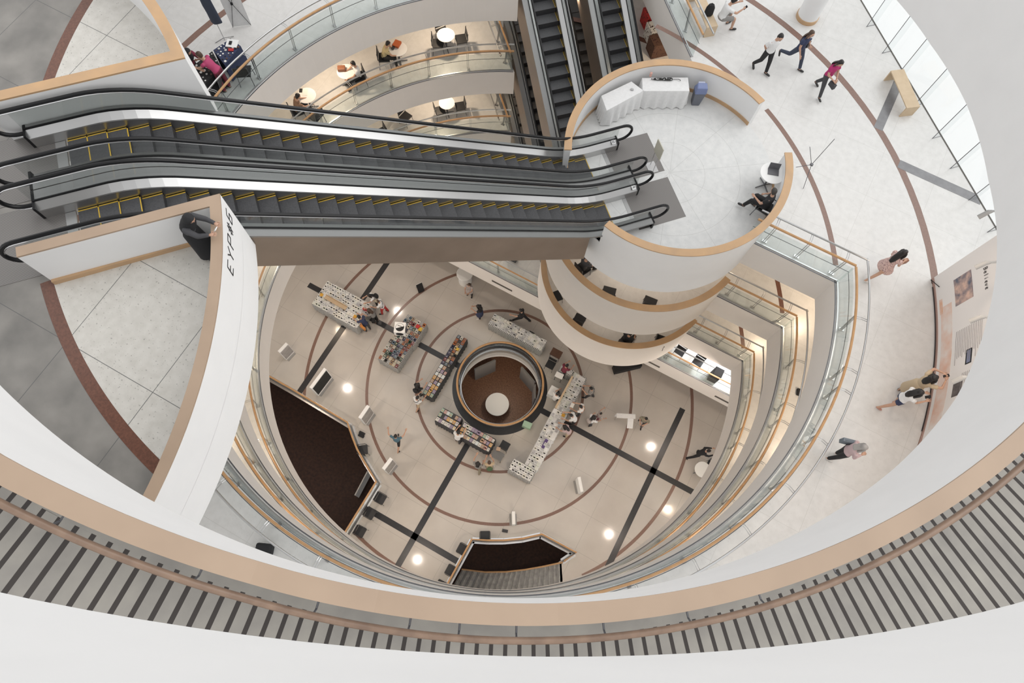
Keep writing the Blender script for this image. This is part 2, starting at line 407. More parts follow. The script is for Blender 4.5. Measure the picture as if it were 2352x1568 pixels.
# ================================================================== LEVEL E (upper left)
TH = R_(47.2); TS = Vector((cos(TH), sin(TH))); TQ = Vector((sin(TH), -cos(TH)))
def sq(s, q): v = TS * s + TQ * q; return (v.x, v.y)
CE = (-11.01, -11.80); RE = 10.06
CU = (-10.91, -9.37); RU = 8.13
def ang_of(c, p): return degrees(atan2(p[1] - c[1], p[0] - c[0]))
e0 = (-3.54, -5.07); u0 = (-5.98, -2.91)
ea = ang_of(CE, e0); ua = ang_of(CU, u0)
arcE = arc(CE, RE - .02, ea, 4, 40)
arcU = arc(CU, RU - .02, ua, 92, 30)
pe = arcE + [(-.6, -16.5), (-22, -16.5), (-22, 8)] + [(-12.0, 8), (-11.4, -1.3)] + arcU[::-1] + [sq(-9.9, -2.43), sq(-9.9, .87)]
struct(MB().prism(pe, ZE - 1.0, ZE, 0, mt=1).build('floor_level_five', [M['white'], M['concrete']]), 'grey concrete floor at the head of the long escalators')
# terrazzo lenses inside the brown band
def lens(c, r, a0, a1, rb, b0, b1, z):
    return arc(c, r, a0, a1, 40) + arc((0, 0), rb, b0, b1, 40)
def hit(c, r, rb, lo, hi):      # angle on circle c where it crosses radius rb about the origin
    for i in range(200):
        m = (lo + hi) / 2; d = hypot(c[0] + r * cos(R_(m)), c[1] + r * sin(R_(m)))
        dl = hypot(c[0] + r * cos(R_(lo)), c[1] + r * sin(R_(lo)))
        if (d - rb) * (dl - rb) <= 0: hi = m
        else: lo = m
    return (lo + hi) / 2
h1 = hit(CE, RE - .1, 9.8, ea, 2); pE1 = (CE[0] + (RE - .1) * cos(R_(h1)), CE[1] + (RE - .1) * sin(R_(h1)))
def line_hit(q, rb): s = -sqrt(rb * rb - q * q); return sq(s, q)
w1 = line_hit(.95, 9.78)
L1 = arc(CE, RE - .1, ea, h1, 40) + arc((0, 0), 9.8, ang_of((0, 0), pE1), ang_of((0, 0), w1), 30)
trim(MB().prism(L1, ZE, ZE + .006), M['terrazzo'], 'speckled terrazzo floor inside the balcony with the veiled visitor')
h2 = hit(CU, RU - .1, 9.9, ua, 100); pU1 = (CU[0] + (RU - .1) * cos(R_(h2)), CU[1] + (RU - .1) * sin(R_(h2)))
w2 = line_hit(-2.5, 9.9)
L2 = arc(CU, RU - .1, ua, h2, 40) + arc((0, 0), 9.9, ang_of((0, 0), pU1) % 360, ang_of((0, 0), w2) % 360, 30)
trim(MB().prism(L2, ZE, ZE + .006), M['terrazzo'], 'speckled terrazzo floor inside the far balcony')
trim(sec(9.78, 10.02, 233, 259, ZE + .003, n=50), M['brown'], 'brown granite band in the balcony floor')
trim(sec(9.9, 10.13, 165, 211, ZE + .003, n=50), M['brown'], 'brown granite band in the far balcony floor')
ZCAP = ZE + 1.1
def parapet(poly_out, poly_in, zb, label):
    pl_ = poly_out + poly_in[::-1]
    struct(MB().prism(pl_, zb, ZCAP - .04).build('wall_parapet', M['white']), label)
def caps(poly_out, poly_in, label):
    trim(MB().prism(poly_out + poly_in[::-1], ZCAP - .04, ZCAP), M['cap2'] if 'veiled' in label else M['cap'], label)
s0, s1 = -6.12, -9.72
Eo = [sq(s1, .86), e0] + arc(CE, RE, ea, 6, 60)
Ei = [sq(s1, 1.06), (-3.56, -5.40)] + arc(CE, RE - .20, ang_of(CE, (-3.56, -5.40)), 6, 60)
# white parapet and its fascia
parapet(Eo, Ei, ZE - .03, 'white balcony parapet with the veiled visitor leaning on it')
struct(MB().prism([sq(-9.9, .86), e0] + arc(CE, RE, ea, 6, 60) + [(-1.3, -12), (-6, -12)], ZE - .95, ZE - .02).build('wall_fascia', M['white']), 'white fascia of the near balcony')
caps(Eo, Ei, 'tan cap of the balcony parapet with the veiled visitor')
trim(MB().prism([sq(s1 + .02, 1.06), (-3.6, -5.45), (-3.65, -5.52), sq(s1 + .02, 1.12)], ZE, ZE + .13), M['cap'], 'tan skirting along the balcony parapet')
Uo = [sq(s1 - .4, -2.42), u0] + arc(CU, RU, ua, 92, 50)
Ui = [sq(s1 - .4, -2.64), (-6.31, -2.92)] + arc(CU, RU - .22, ang_of(CU, (-6.31, -2.92)), 92, 50)
parapet(Uo, Ui, ZE - .03, 'white parapet of the far balcony beside the escalators')
struct(MB().prism([sq(-9.9, -2.42), u0] + arc(CU, RU, ua, 92, 50) + [(-12, -1.5)], ZE - .95, ZE - .02).build('wall_fascia', M['white']), 'white fascia of the far balcony')
caps(Uo, Ui, 'tan cap of the far balcony parapet')

# lettering on the curved balcony face
def zang(a, z): return Vector((CE[0] + (RE + .004) * cos(a), CE[1] + (RE + .004) * sin(a), z))
la = at(522, 626, 23.12); lb = at(521, 487, 23.12)
a_l = R_(ang_of(CE, la)); a_r = R_(ang_of(CE, lb)); tot = (a_r - a_l)
GL = {'E': [[(.95, 1), (.1, 1), (0, 0), (.85, 0)], [(.05, .5), (.7, .5)]],
      'Y': [[(0, 1), (.42, .5), (1, 1)], [(.42, .5), (.35, 0)]],
      'P': [[(0, 0), (.1, 1), (1, 1), (.95, .5), (.05, .5)]],
      '#': [[(.3, 0), (.45, 1)], [(.65, 0), (.8, 1)], [(.05, .68), (1.05, .68)], [(0, .32), (1, .32)]],
      '6': [[(1.05, 1), (.2, 1), (.05, 0), (.9, 0), (.95, .5), (.1, .5)]]}
for i, ch in enumerate('EYP#6'):
    mb = MB(); u0_ = i * .208; wch = .135
    for st in GL[ch]:
        pts = [zang(a_l + tot * (u0_ + x * wch + y * .02), 22.98 + y * .29) for x, y in st]
        for p, q in zip(pts, pts[1:]): mb.bar(p, q, .006, .024)
    if i == 0: sign = thing('wall_lettering', (0, 0, 0), 0, 'dark slanted letters EYP#6 on the white balcony face', 'sign')
    mb.build({'#': 'hash_sign', '6': 'digit'}.get(ch, 'letter'), M['blackp'], sign)

# ================================================================== SPIRAL RAMP
RR = 9.70
capz = lerp_tab([(-150, 29.9), (-110, 29.1), (-90.7, 28.55), (-85, 28.12), (-78, 27.55), (-71, 27.25), (-60, 27.03), (-50, 26.92), (-40, 26.86), (-24, 26.84), (0, 26.7), (30, 26.2), (80, 25.3)])
botz = lerp_tab([(-150, 27.2), (-103, 26.47), (-90, 26.2), (-80, 25.75), (-72, 24.95), (-60, 24.5), (-42, 24.33), (-25, 24.35), (-15, 24.2), (-3, 23.73), (10, 23.32), (18, 23.03), (30, 22.79), (41, 22.5), (50, 22.35), (90, 21.8)])
rz = lambda a: capz(a) - 1.05
struct(MB().sector((0, 0), RR, RR + .19, -140, 85, botz, lambda a: capz(a) - .04, n=225).build('wall_ramp_parapet', M['white']), 'tall white curved wall of the spiral ramp')
trim(MB().sector((0, 0), RR - .012, RR + .205, -140, 85, lambda a: capz(a) - .04, capz, n=225), M['cap2'], 'broad tan cap of the spiral ramp wall')
# ramp floor with its dark anti-slip strips
rf = MB()
rf.sector((0, 0), RR + .19, RR + .40, -128, 30, lambda q: rz(q) - .3, rz, n=158, mt=0)
a = -128.0
while a < 30:
    rf.sector((0, 0), RR + .40, 13.6, a, a + .66, lambda q: rz(q) - .3, rz, n=1, mt=0, caps=False)
    rf.sector((0, 0), RR + .40, 13.6, a + .66, a + .93, lambda q: rz(q) - .3, rz, n=1, mt=1, caps=False)
    a += .93
struct(rf.build('floor_ramp', [M['rampfloor'], M['strip']]), 'grey spiral ramp floor with dark anti-slip strips')
rr_ = thing('ramp_handrail', (0, 0, 0), 0, 'brown wooden handrail curving along the outer side of the spiral ramp wall', 'handrail')
MB().tube([(10.06 * cos(R_(q)), 10.06 * sin(R_(q)), capz(q) - .17) for q in [x * 1.0 for x in range(-128, 30)]], .04, 10).build('rail', M['railwood'], rr_, smooth=True)
for q in (-99, -88, -81, -74.5, -69, -66, -62.5, -57, -51.5, -46.5, -41, -34):
    zq = capz(q) - .2
    mb = MB(); mb.tube([(9.89 * cos(R_(q)), 9.89 * sin(R_(q)), zq - .1), (10.0 * cos(R_(q)), 10.0 * sin(R_(q)), zq - .1), (10.06 * cos(R_(q)), 10.06 * sin(R_(q)), zq)], .012, 6)
    mb.build('bracket', M['dsteel'], rr_)
# the parapet the photograph is taken over (next turn of the ramp)
struct(MB().sector((0, 0), RR, RR + .19, -150, -20, lerp_tab([(-150, 33.6), (-73, 32.34), (-64, 32.13), (-50, 31.6), (-20, 31.2)]), lerp_tab([(-150, 34.5), (-64, 34.35), (-20, 34.2)]), n=130).build('wall_ramp_parapet_upper', M['white']), 'bright white curved wall at the bottom edge')

# ================================================================== FACADE, upper right
fd = (FB - FA).normalized(); fn = Vector((fd.y, -fd.x)); fn = -fn if fn.x < 0 else fn      # fd along the glass, fn outward
fa2 = FA - fd * 6; fb2 = FB + fd * 1.2
def fpt(t, off=0): v = FA + fd * t + fn * off; return v
mb = MB(); Lg = (fb2 - fa2).length
mid = (fa2 + fb2) / 2
mb.box((mid.x, mid.y, ZD + 3.2), (Lg, .03, 6.4), rz=atan2(fd.y, fd.x))
win = struct(mb.build('window_1', M['fglass']), 'tall frameless glass facade at the upper right')
jb = MB().box((mid.x, mid.y, ZD + .008), (Lg, .035, .016), rz=atan2(fd.y, fd.x))
trim(jb, M['vent'], 'thin dark joint at the foot of the glass facade')
feet = [(1996, 60), (2032, 121), (2079, 171), (2116, 239), (2145, 317), (2186, 386), (2227, 459), (2272, 532)]
for (px, py) in feet:
    p = at(px, py, ZD); t_ = (Vector((p.x, p.y)) - FA).dot(fd); q = fpt(t_, 0)
    mb = MB(); dv = Vector((q.x - p.x, q.y - p.y)); n_ = Vector((p.x, p.y)); 
    inn = fpt(t_, -.34)
    mb.box(((inn.x + q.x) / 2, (inn.y + q.y) / 2, ZD + 3.1), (.34, .008, 6.2), rz=atan2(fn.y, fn.x))
    f_ = mb.build('window_fin', M['fglass'], win)
    MB().bar((inn.x, inn.y, ZD), (inn.x, inn.y, ZD + 6.2), .018, .018).bar((inn.x, inn.y, ZD + .006), (q.x, q.y, ZD + .006), .012, .012).build('fin_edge', M['dsteel'], win)
# bright terrace outside
struct(MB().prism([(fa2.x, fa2.y), (fb2.x, fb2.y), (fb2.x + 14, fb2.y + 14), (fa2.x + 14, fa2.y + 14)][::-1], ZD - .3, ZD + .012).build('floor_terrace', M['outside']), 'bright paved terrace outside the glass facade')
# ================================================================== ESCALATORS
def softpath(s, a, b, z0, z1, rr=.75):
    """height of the step line: z0 before knee a, straight slope to knee b, z1 after"""
    sl = (z1 - z0) / (b - a)
    def knee(x, k, m0, m1):     # rounding of a polyline corner
        if x < -rr: return m0 * x
        if x > rr: return m1 * x
        return m0 * x + (m1 - m0) * (x + rr) ** 2 / (4 * rr)
    if s < (a + b) / 2: return z0 + knee(s - a, a, 0, sl)
    return z1 + knee(s - b, b, sl, 0)
def escalator(fr, a, b, z0, z1, qc, label, group=None, hw=.60, clad=(1, 1), steps=1, dw=(.12, .25), plates=(.0, 1.2), cname='escalator', cut=None):
    """fr(s,q,z)->world; a,b knees; qc centre line"""
    f = lambda s: softpath(s, a, b, z0, z1)
    org = fr(b + 1.2, qc, z1)
    root = thing('escalator', org, 0, label, 'escalator', group)
    off = Matrix.Translation(-Vector(org))
    W = lambda s, q, z: off @ Vector(fr(s, q, z))
    N = 60
    S_ = [a - 2.0 + (b + 1.65 - a + 2.0) * i / N for i in range(N + 1)]
    def ribbon(prof, nm, m, ss=S_, smooth=False):
        """prof: closed list of (dq, dz) swept along the path"""
        mb = MB(); k = len(prof); vs = []
        for s in ss: vs += [W(s, qc + dq, f(s) + dz) for dq, dz in prof]
        fs = []
        for i in range(len(ss) - 1):
            for j in range(k): fs.append((i * k + j, i * k + (j + 1) % k, (i + 1) * k + (j + 1) % k, (i + 1) * k + j))
        fs.append(tuple(range(k))); fs.append(tuple((len(ss) - 1) * k + j for j in range(k))[::-1])
        mb.add(vs, fs); return mb.build(nm, m, root, smooth)
    for sg in (-1, 1):
        # handrail loop: along the top, round both ends
        pts = []
        for i in range(15):
            t = pi / 2 + pi * i / 14 * 1.0
            pts.append((a - 2.13 + .34 * cos(t), .61 - .34 + .34 + .34 * sin(t) + 0))
        top = [(s, f(s) + .95) for s in [a - 2.13 + (b + 1.77 - a + 2.13) * i / 70 for i in range(71)]]
        e0_ = [(a - 2.13 - .34 * sin(pi * i / 12), z0 + .61 + .34 * cos(pi * i / 12)) for i in range(12, 0, -1)]
        e1_ = [(b + 1.77 + .34 * sin(pi * i / 12), z1 + .61 + .34 * cos(pi * i / 12)) for i in range(1, 13)]
        path = [(a - 1.75, z0 + .27)] + e0_ + top + e1_ + [(b + 1.4, z1 + .27)]
        q = qc + sg * hw
        MB().tube([W(s, q, z) for s, z in path], .042, 8).build('handrail', M['black'], root, True)
        MB().tube([W(s, q, z - .0) - Vector((0, 0, .055)) if 14 < i < 84 else W(s + (.05 if s < 0 and i < 15 else -.05) * 0, q, z) - Vector((0, 0, .055)) for i, (s, z) in enumerate(path)], .026, 6).build('rail_trim', M['alum'], root, True)
        wo = dw[0] if sg < 0 else dw[1]
        gl = ribbon([(sg * hw - .006, .36), (sg * hw + .006, .36), (sg * hw + .006, .9), (sg * hw - .006, .9)], 'glass_panel', M['gglass'])
        ribbon([(sg * .43, .24), (sg * (hw - .012), .33), (sg * (hw - .012), .36), (sg * .43, .27)], 'inner_deck', M['deck2'])
        ribbon([(sg * (hw + .012), .30), (sg * (hw + wo), .30), (sg * (hw + wo), .36), (sg * (hw + .012), .36)], 'outer_deck', M['deck'])
        ribbon([(sg * (hw - .014), .362), (sg * (hw + .014), .362), (sg * (hw + .014), .40), (sg * (hw - .014), .40)], 'glass_gasket', M['black']).parent = gl
        ribbon([(sg * .425, -.14), (sg * .435, -.14), (sg * .435, .25), (sg * .425, .25)], 'skirt_panel', M['steel'])
    if steps:
        sw = .41; s = a - 1.6 + .22; k_ = 0
        zl = [f(a - 1.5)]
        while s < b + 1.15:
            zt = f(s + .2); nx = f(s + .6)
            h = max(zt - nx, .02) + .0
            mb = MB(); e = .4
            c = [W(s, qc - sw, zt), W(s + e, qc - sw, zt), W(s + e, qc + sw, zt), W(s, qc + sw, zt)]
            lo = [Vector(v) - Vector((0, 0, h + .03)) for v in c]
            mb.add([*c, *lo], [(3, 2, 1, 0), (4, 5, 6, 7), (0, 4, 7, 3), (0, 1, 5, 4), (3, 7, 6, 2)], 0)
            mb.add([c[1], c[2], lo[2], lo[1]], [(0, 1, 2, 3)], 1)
            y = .032
            flat_ = abs(f(s + .2) - z0) < .06 or abs(f(s + .2) - z1) < .06; y = .024
            for (sa, sb_, qa, qb) in (((s + e - y, s + e, -sw, sw),) if flat_ and steps == 1 else ()) + (((s, s + e, -sw, -sw + y),) if steps == 1 else ((s, s + e, sw - y * .6, sw),)):
                v = [W(sa, qc + qa, zt + .003), W(sb_, qc + qa, zt + .003), W(sb_, qc + qb, zt + .003), W(sa, qc + qb, zt + .003)]
                mb.add(v, [(0, 1, 2, 3)], 2)
            mb.build('step', [M['tread'], M['riser'], M['yellow']], root)
            s += e
    for (x0, x1, z, nm, m) in ((a - 1.62, a - 1.42, z0, 'comb_plate', M['comb']), (b + 1.15, b + 1.27, z1, 'comb_plate', M['comb'])):
        mb = MB(); v = [W(x0, qc - .42, z + .012), W(x1, qc - .42, z + .012), W(x1, qc + .42, z + .012), W(x0, qc + .42, z + .012)]
        mb.add(v + [p - Vector((0, 0, .05)) for p in v], [(0, 1, 2, 3), (7, 6, 5, 4), (0, 4, 5, 1), (1, 5, 6, 2), (2, 6, 7, 3), (3, 7, 4, 0)]); mb.build(nm, m, root)
    for (x0, x1, z, qa, qb) in ((a - 4.2, a - 1.62, z0, -.78, .80), (b + 1.27, b + 2.83, z1, -.74, .74)):
        mb = MB(); v = [W(x0, qc + qa, z + .008), W(x1, qc + qa, z + .008), W(x1, qc + qb, z + .008), W(x0, qc + qb, z + .008)]
        mb.add(v + [p - Vector((0, 0, .04)) for p in v], [(0, 1, 2, 3), (7, 6, 5, 4), (0, 4, 5, 1), (1, 5, 6, 2), (2, 6, 7, 3), (3, 7, 4, 0)]); mb.build('floor_plate', M['plate'], root)
    # newel caps at the ends of the decks
    for x, z in ((a - 2.0, z0), (b + 1.65, z1)):
        for sg in (-1, 1):
            mb = MB(); q0, q1 = (.42, hw + dw[1]) if sg > 0 else (-hw - dw[0], -.42)
            v = [W(x + dx, qc + q_, z + dz) for dx in (-.025, .025) for q_ in (q0, q1) for dz in (.0, .37)]
            mb.add(v, [(0, 1, 3, 2), (4, 6, 7, 5), (0, 4, 5, 1), (2, 3, 7, 6), (1, 5, 7, 3), (0, 2, 6, 4)]); mb.build('newel_cap', M['black'], root)
    c0, c1 = clad
    ss = [x for x in S_ if (cut is None or cut[0] <= x <= cut[1])]
    a0_, a1_ = hw + dw[0] - .01, hw + dw[1] - .01
    ribbon([(-a0_, -1.1), (a1_, -1.1), (a1_, .30), (a1_ - .02, .30), (a1_ - .02, -1.05), (.02 - a0_, -1.05), (.02 - a0_, .30), (-a0_, .30)], 'truss_cladding', M['clad'], ss)
    return root
def plate_mat():
    m = mat('ribbed_plate', (.27, .265, .26), .42, .7); nt = m.node_tree; N = nt.nodes; L = nt.links
    g = N.new('ShaderNodeNewGeometry'); wv = N.new('ShaderNodeTexWave'); wv.inputs['Scale'].default_value = 16.0; wv.bands_direction = 'X'
    mp = N.new('ShaderNodeMapping'); mp.vector_type = 'POINT'; mp.inputs['Rotation'].default_value = (0, 0, -TH + pi / 2); L.new(g.outputs['Position'], mp.inputs[0]); L.new(mp.outputs[0], wv.inputs[0])
    cr = N.new('ShaderNodeValToRGB'); cr.color_ramp.elements[0].color = (.11, .105, .10, 1); cr.color_ramp.elements[1].color = (.30, .285, .275, 1); L.new(wv.outputs['Fac'], cr.inputs[0]); L.new(cr.outputs[0], N['Principled BSDF'].inputs['Base Color'])
    return m
M['plate'] = plate_mat(); M['deck2'] = mat('inner_deck_metal', (.44, .44, .44), .33, .9); M['deck'] = mat('deck_metal', (.30, .30, .30), .4, .8)
def fr_main(s, q, z):
    t = min(max((s + 7.7) / 10.4, 0), 1); v = TS * s + TQ * (q - .1 * t); return (v.x, v.y, z)
e_far = escalator(fr_main, -7.72, 2.72, ZE, ZD, -1.68, 'long grey escalator on the far side of the pair, rising from the round landing', 'long escalator pair', cut=(-7.2, 2.6), dw=(.12, .25))
e_near = escalator(fr_main, -7.72, 2.72, ZE, ZD, .04, 'long grey escalator on the near side of the pair, beside the balcony wall', 'long escalator pair', cut=(-7.2, 2.3), dw=(.25, .2))
NUM = {'1': [(.3, .8, .5, 1), (.5, 1, .5, 0)], '0': [(.1, 0, .1, 1), (.1, 1, .8, 1), (.8, 1, .8, 0), (.8, 0, .1, 0)], '9': [(.8, 0, .8, 1), (.8, 1, .1, 1), (.1, 1, .1, .5), (.1, .5, .8, .5)]}
def number_plate(esc, txt, q):
    c = Vector(fr_main(4.22, q, ZD + .37)); t = Vector((TQ.x, TQ.y, 0)); u = Vector((TS.x, TS.y, 0)); o = Vector(esc.location)
    pl_ = MB().box((0, 0, 0), (.12, .16, .008), mtx=Matrix.Translation(c - o) @ Matrix.Rotation(TH, 4, 'Z')).build('number_plate', M['white'], esc)
    mb = MB(); k0 = -len(txt) * .025
    for i, ch in enumerate(txt):
        for x0, y0, x1, y1 in NUM[ch]:
            f_ = lambda x, y: c - o + ZZ * .006 + t * (-(k0 + (i + x) * .05)) * -1 - u * ((y - .5) * .07) * -1
            mb.bar(f_(x0, y0), f_(x1, y1), .012, .004)
    mb.build('digits', M['blackp'], pl_)
ZZ = Vector((0, 0, 1))
def fr_bank(s, q, z): v = G_ * s + Pp * q; return (v.x, v.y, z)
number_plate(e_far, '10', -2.2); number_plate(e_near, '9', -.48)
BA, BB = -11.1, -4.25
for (z0, z1, nm) in ((ZD, ZC, 'topmost'), (ZC, ZB, 'second from the top'), (ZB, ZA, 'third from the top')):
    for qc, sd in ((4.1, 'left'), (6.5, 'right')):
        if z1 == ZA and sd == 'right': continue
        escalator(fr_bank, BA, BB, z0, z1, qc, 'dark escalator in the upper centre shaft, %s run on its %s side' % (nm, sd), 'escalators in the shaft', cut=(BA - .6, BB + .3), steps=2, dw=(.22, .22))

# ================================================================== RAILINGS
def railing(name, path_fn, post_t, label, z, t0, t1, n=90, ext=0):
    """path_fn(t, off)->(x,y): off measured away from the void"""
    root = thing(name, (*path_fn((t0 + t1) / 2, .15), z), 0, label, 'railing')
    O = root.location
    P_ = lambda t, off, dz: Vector((*path_fn(t, off), z + dz)) - O
    T_ = [t0 + (t1 - t0) * i / n for i in range(n + 1)]
    def wall(o0, o1, z0_, z1_, nm, m):
        mb = MB(); vs = []; fs = []
        for t in T_: vs += [P_(t, o0, z0_), P_(t, o1, z0_), P_(t, o1, z1_), P_(t, o0, z1_)]
        for i in range(len(T_) - 1):
            for j in range(4): fs.append((4 * i + j, 4 * i + (j + 1) % 4, 4 * i + 4 + (j + 1) % 4, 4 * i + 4 + j))
        fs += [(0, 1, 2, 3), tuple(4 * n + j for j in (3, 2, 1, 0))]
        mb.add(vs, fs); mb.build(nm, m, root)
    wall(.075, .087, .03, .93, 'glass_panel', M['rglass'])
    wall(.06, .10, 0, .045, 'glass_channel', M['steel'])
    wall(.0, .03, .0, .012, 'edge_trim', M['dsteel'])
    MB().tube([P_(t, .15, 1.0) for t in T_], .038, 8).build('wood_handrail', M['wood'], root, True)
    MB().tube([P_(t, .55, .92) for t in [t0 + (t1 + ext - t0) * i / n for i in range(n + 1)]], .03, 8).build('steel_handrail', M['steel'], root, True)
    for o_, z_ in ((.13, .60), (.22, .86)):
        MB().tube([P_(t, o_, z_) for t in T_], .01, 5).build('cable', M['dsteel'], root, True)
    for t in post_t:
        mb = MB(); e = .028 / max(1e-6, (P_(t + .01, .15, 0) - P_(t, .15, 0)).length / .01)
        for d in (-e, e):
            mb.bar(P_(t + d, .24, 0), P_(t + d, .15, .97), .012, .05)
            mb.tube([P_(t + d, .15, .93), P_(t + d, .32, .97), P_(t + d, .55, .9)], .011, 5)
        mb.box(P_(t, .24, .01), (.16, .1, .02), rz=R_(t) if abs(t) > 15 else 0)
        mb.build('post', M['steel'], root)
M['rglass'] = glass_mat('railing_glass', (.925, .955, .95))
aA = degrees(atan2(gp(-sqrt(RO ** 2 - P0 ** 2), P0)[1], gp(-sqrt(RO ** 2 - P0 ** 2), P0)[0]))
aC = degrees(math.asin(YC / RO))
ringp = lambda t, off: ((RO + off) * cos(R_(t)), (RO + off) * sin(R_(t)))
straight = lambda t, off: (t, YC + off)
for z, nm, st0 in ((ZD, 'upper', 6.15), (ZC, 'middle', 6.45), (ZB, 'lowest', 6.45)):
    posts = [127.5 + 9 * i for i in range(0, 27)]
    railing('ring_railing', ringp, [p for p in posts if aA + .5 < p < 359 + aC] + [359.5 + 5.6 + 9 * j for j in range(2)], 'curved glass and wood railing round the %s ring gallery' % nm, z, aA + .3, 360 + aC + .3, 150, ext=2.0)
    railing('straight_railing', straight, [6.72, 7.77, 8.9] if z == ZD else [6.9, 7.9, 8.9], 'straight glass and wood railing beside the landing on the %s gallery' % nm, z, st0, 9.2, 6, ext=.3)
    vd = lambda t, off: gp(t, P0 - off)
    railing('shaft_railing', vd, [-12.5, -11, -9.9], 'railing along the escalator shaft on the %s gallery' % nm, z, -13.4, -9.5, 4)
vr = lambda t, off: gp(t, P1 + off)
railing('shaft_railing', vr, [-10.6, -9.1, -7.6, -6.3], 'railing between the escalator shaft and the bright upper gallery', ZD, -13.4, -5.2, 6)
railing('straight_railing', straight, [-4.6, -2.4, -.2], 'straight railing on the mezzanine edge left of the landing drum', ZA, -6, .3, 6)
railing('straight_railing', straight, [6.6, 8.5], 'straight railing on the mezzanine edge right of the landing drum', ZA, 5.4, 11.5, 6)
rw = thing('well_railing', (0, 0, 0), 0, 'round wood-topped glass railing of the well in the ground floor', 'railing')
MB().sector((0, 0), 2.11, 2.122, 0, 360, .02, .93, n=96).build('glass_panel', M['rglass'], rw, True)
MB().tube([(2.2 * cos(R_(q * 4)), 2.2 * sin(R_(q * 4)), 1.0) for q in range(90)], .055, 8, closed=True).build('wood_handrail', M['wood'], rw, True)
for r_, z_, nm in ((2.08, .10, 'lower_hoop'), (2.02, .45, 'middle_hoop')):
    MB().tube([(r_ * cos(R_(q * 4)), r_ * sin(R_(q * 4)), z_) for q in range(90)], .025, 6, closed=True).build(nm, M['alum'], rw, True)
# ================================================================== COLOURS
def C_(name, col, r=.7, **k):
    key = 'c_' + name
    if key not in M: M[key] = mat(name, col, r, **k)
    return M[key]
SKIN = C_('skin', (.50, .30, .21), .5); SKIN2 = C_('skin_tan', (.38, .21, .14), .5)
HAIR = C_('black_hair', (.012, .010, .010), .45); HAIRB = C_('brown_hair', (.07, .04, .025), .5); HAIRG = C_('grey_hair', (.30, .29, .28), .6)
cWHITE = C_('white_cloth', (.74, .74, .74), .85, noise=.08, nscale=12); cBLACK = C_('black_cloth', (.014, .014, .016), .8); cNAVY = C_('navy_cloth', (.03, .04, .09), .8)
cJEANS = C_('dark_denim', (.045, .055, .085), .85); cGREY = C_('grey_cloth', (.25, .24, .23), .85); cDG = C_('charcoal_cloth', (.055, .055, .06), .8)
cMAG = C_('magenta_cloth', (.40, .02, .13), .75); cPINK = C_('pale_pink_knit', (.50, .38, .39), .9); cBEIGE = C_('beige_cloth', (.48, .38, .26), .85)
cTEAL = C_('teal_cloth', (.07, .15, .20), .8); cRED = C_('red_cloth', (.45, .03, .03), .7); cKHAKI = C_('khaki_cloth', (.26, .23, .17), .85); cORANGE = C_('orange_cloth', (.55, .22, .05), .7)
cYEL = C_('straw_cloth', (.50, .42, .24), .85); cGREEN = C_('olive_cloth', (.07, .12, .06), .8); cMAROON = C_('maroon_cloth', (.16, .02, .04), .8)
cWHITEP = C_('white_paint', (.80, .80, .79), .5); cPAPER = C_('paper', (.74, .73, .70), .7); cPLY = C_('birch_plywood', (.60, .47, .32), .5, c2=(.54, .41, .27), nscale=5)
cWOODD = C_('dark_walnut', (.11, .055, .035), .45, noise=.3, nscale=9); cLEATHER = C_('brown_leather', (.25, .10, .05), .5); cBAG = C_('slate_bag', (.16, .19, .22), .7)
cSHOE = C_('black_shoe', (.015, .014, .014), .4); cSHOEW = C_('white_shoe', (.70, .68, .66), .5); cMASK = C_('face_mask', (.62, .68, .72), .8)
def floral(name, a, b, s=55):
    m = mat(name, a, .85, c2=b, nscale=s); m.node_tree.nodes['Noise Texture'].inputs['Detail'].default_value = 1
    cr = m.node_tree.nodes['Color Ramp'].color_ramp; cr.elements[0].position = .36; cr.elements[1].position = .42; return m
cFLO = floral('floral_pink_cloth', (.62, .44, .40), (.12, .05, .07), 40); cPAT = floral('patterned_cloth', (.45, .40, .38), (.05, .04, .05), 45)
def checker(name, a, b, s):
    m = bpy.data.materials.new(name); m.use_nodes = True; nt = m.node_tree; bs = nt.nodes['Principled BSDF']; bs.inputs['Roughness'].default_value = .85
    tc = nt.nodes.new('ShaderNodeTexCoord'); ck = nt.nodes.new('ShaderNodeTexChecker'); ck.inputs['Scale'].default_value = s; ck.inputs[1].default_value = (*a, 1); ck.inputs[2].default_value = (*b, 1)
    mp = nt.nodes.new('ShaderNodeMapping'); mp.inputs['Location'].default_value = (.013, .017, .011)
    nt.links.new(tc.outputs['Object'], mp.inputs[0]); nt.links.new(mp.outputs[0], ck.inputs[0]); nt.links.new(ck.outputs[0], bs.inputs['Base Color']); return m
cCHECK = checker('checked_tablecloth', (.70, .70, .68), (.02, .02, .02), 22)

# ================================================================== PEOPLE
def loft(mb, pts, n=10):
    """closed elliptical tube through pts [(pos, ra, rb, axis_a)] with rounded ends"""
    vs = []; fs = []; k = len(pts)
    for i, (p, ra, rb, ax) in enumerate(pts):
        a = Vector(pts[max(i - 1, 0)][0]); b = Vector(pts[min(i + 1, k - 1)][0]); t = (b - a)
        t = t.normalized() if t.length > 1e-6 else Vector((0, 0, 1))
        x = (ax - t * ax.dot(t)); x = x.normalized() if x.length > 1e-4 else t.orthogonal().normalized(); y = t.cross(x)
        for j in range(n):
            th = 2 * pi * j / n; vs.append(Vector(p) + x * (ra * cos(th)) + y * (rb * sin(th)))
    for i in range(k - 1):
        for j in range(n): fs.append((i * n + j, i * n + (j + 1) % n, (i + 1) * n + (j + 1) % n, (i + 1) * n + j))
    fs.append(tuple(range(n))[::-1]); fs.append(tuple((k - 1) * n + j for j in range(n)))
    mb.add(vs, fs)
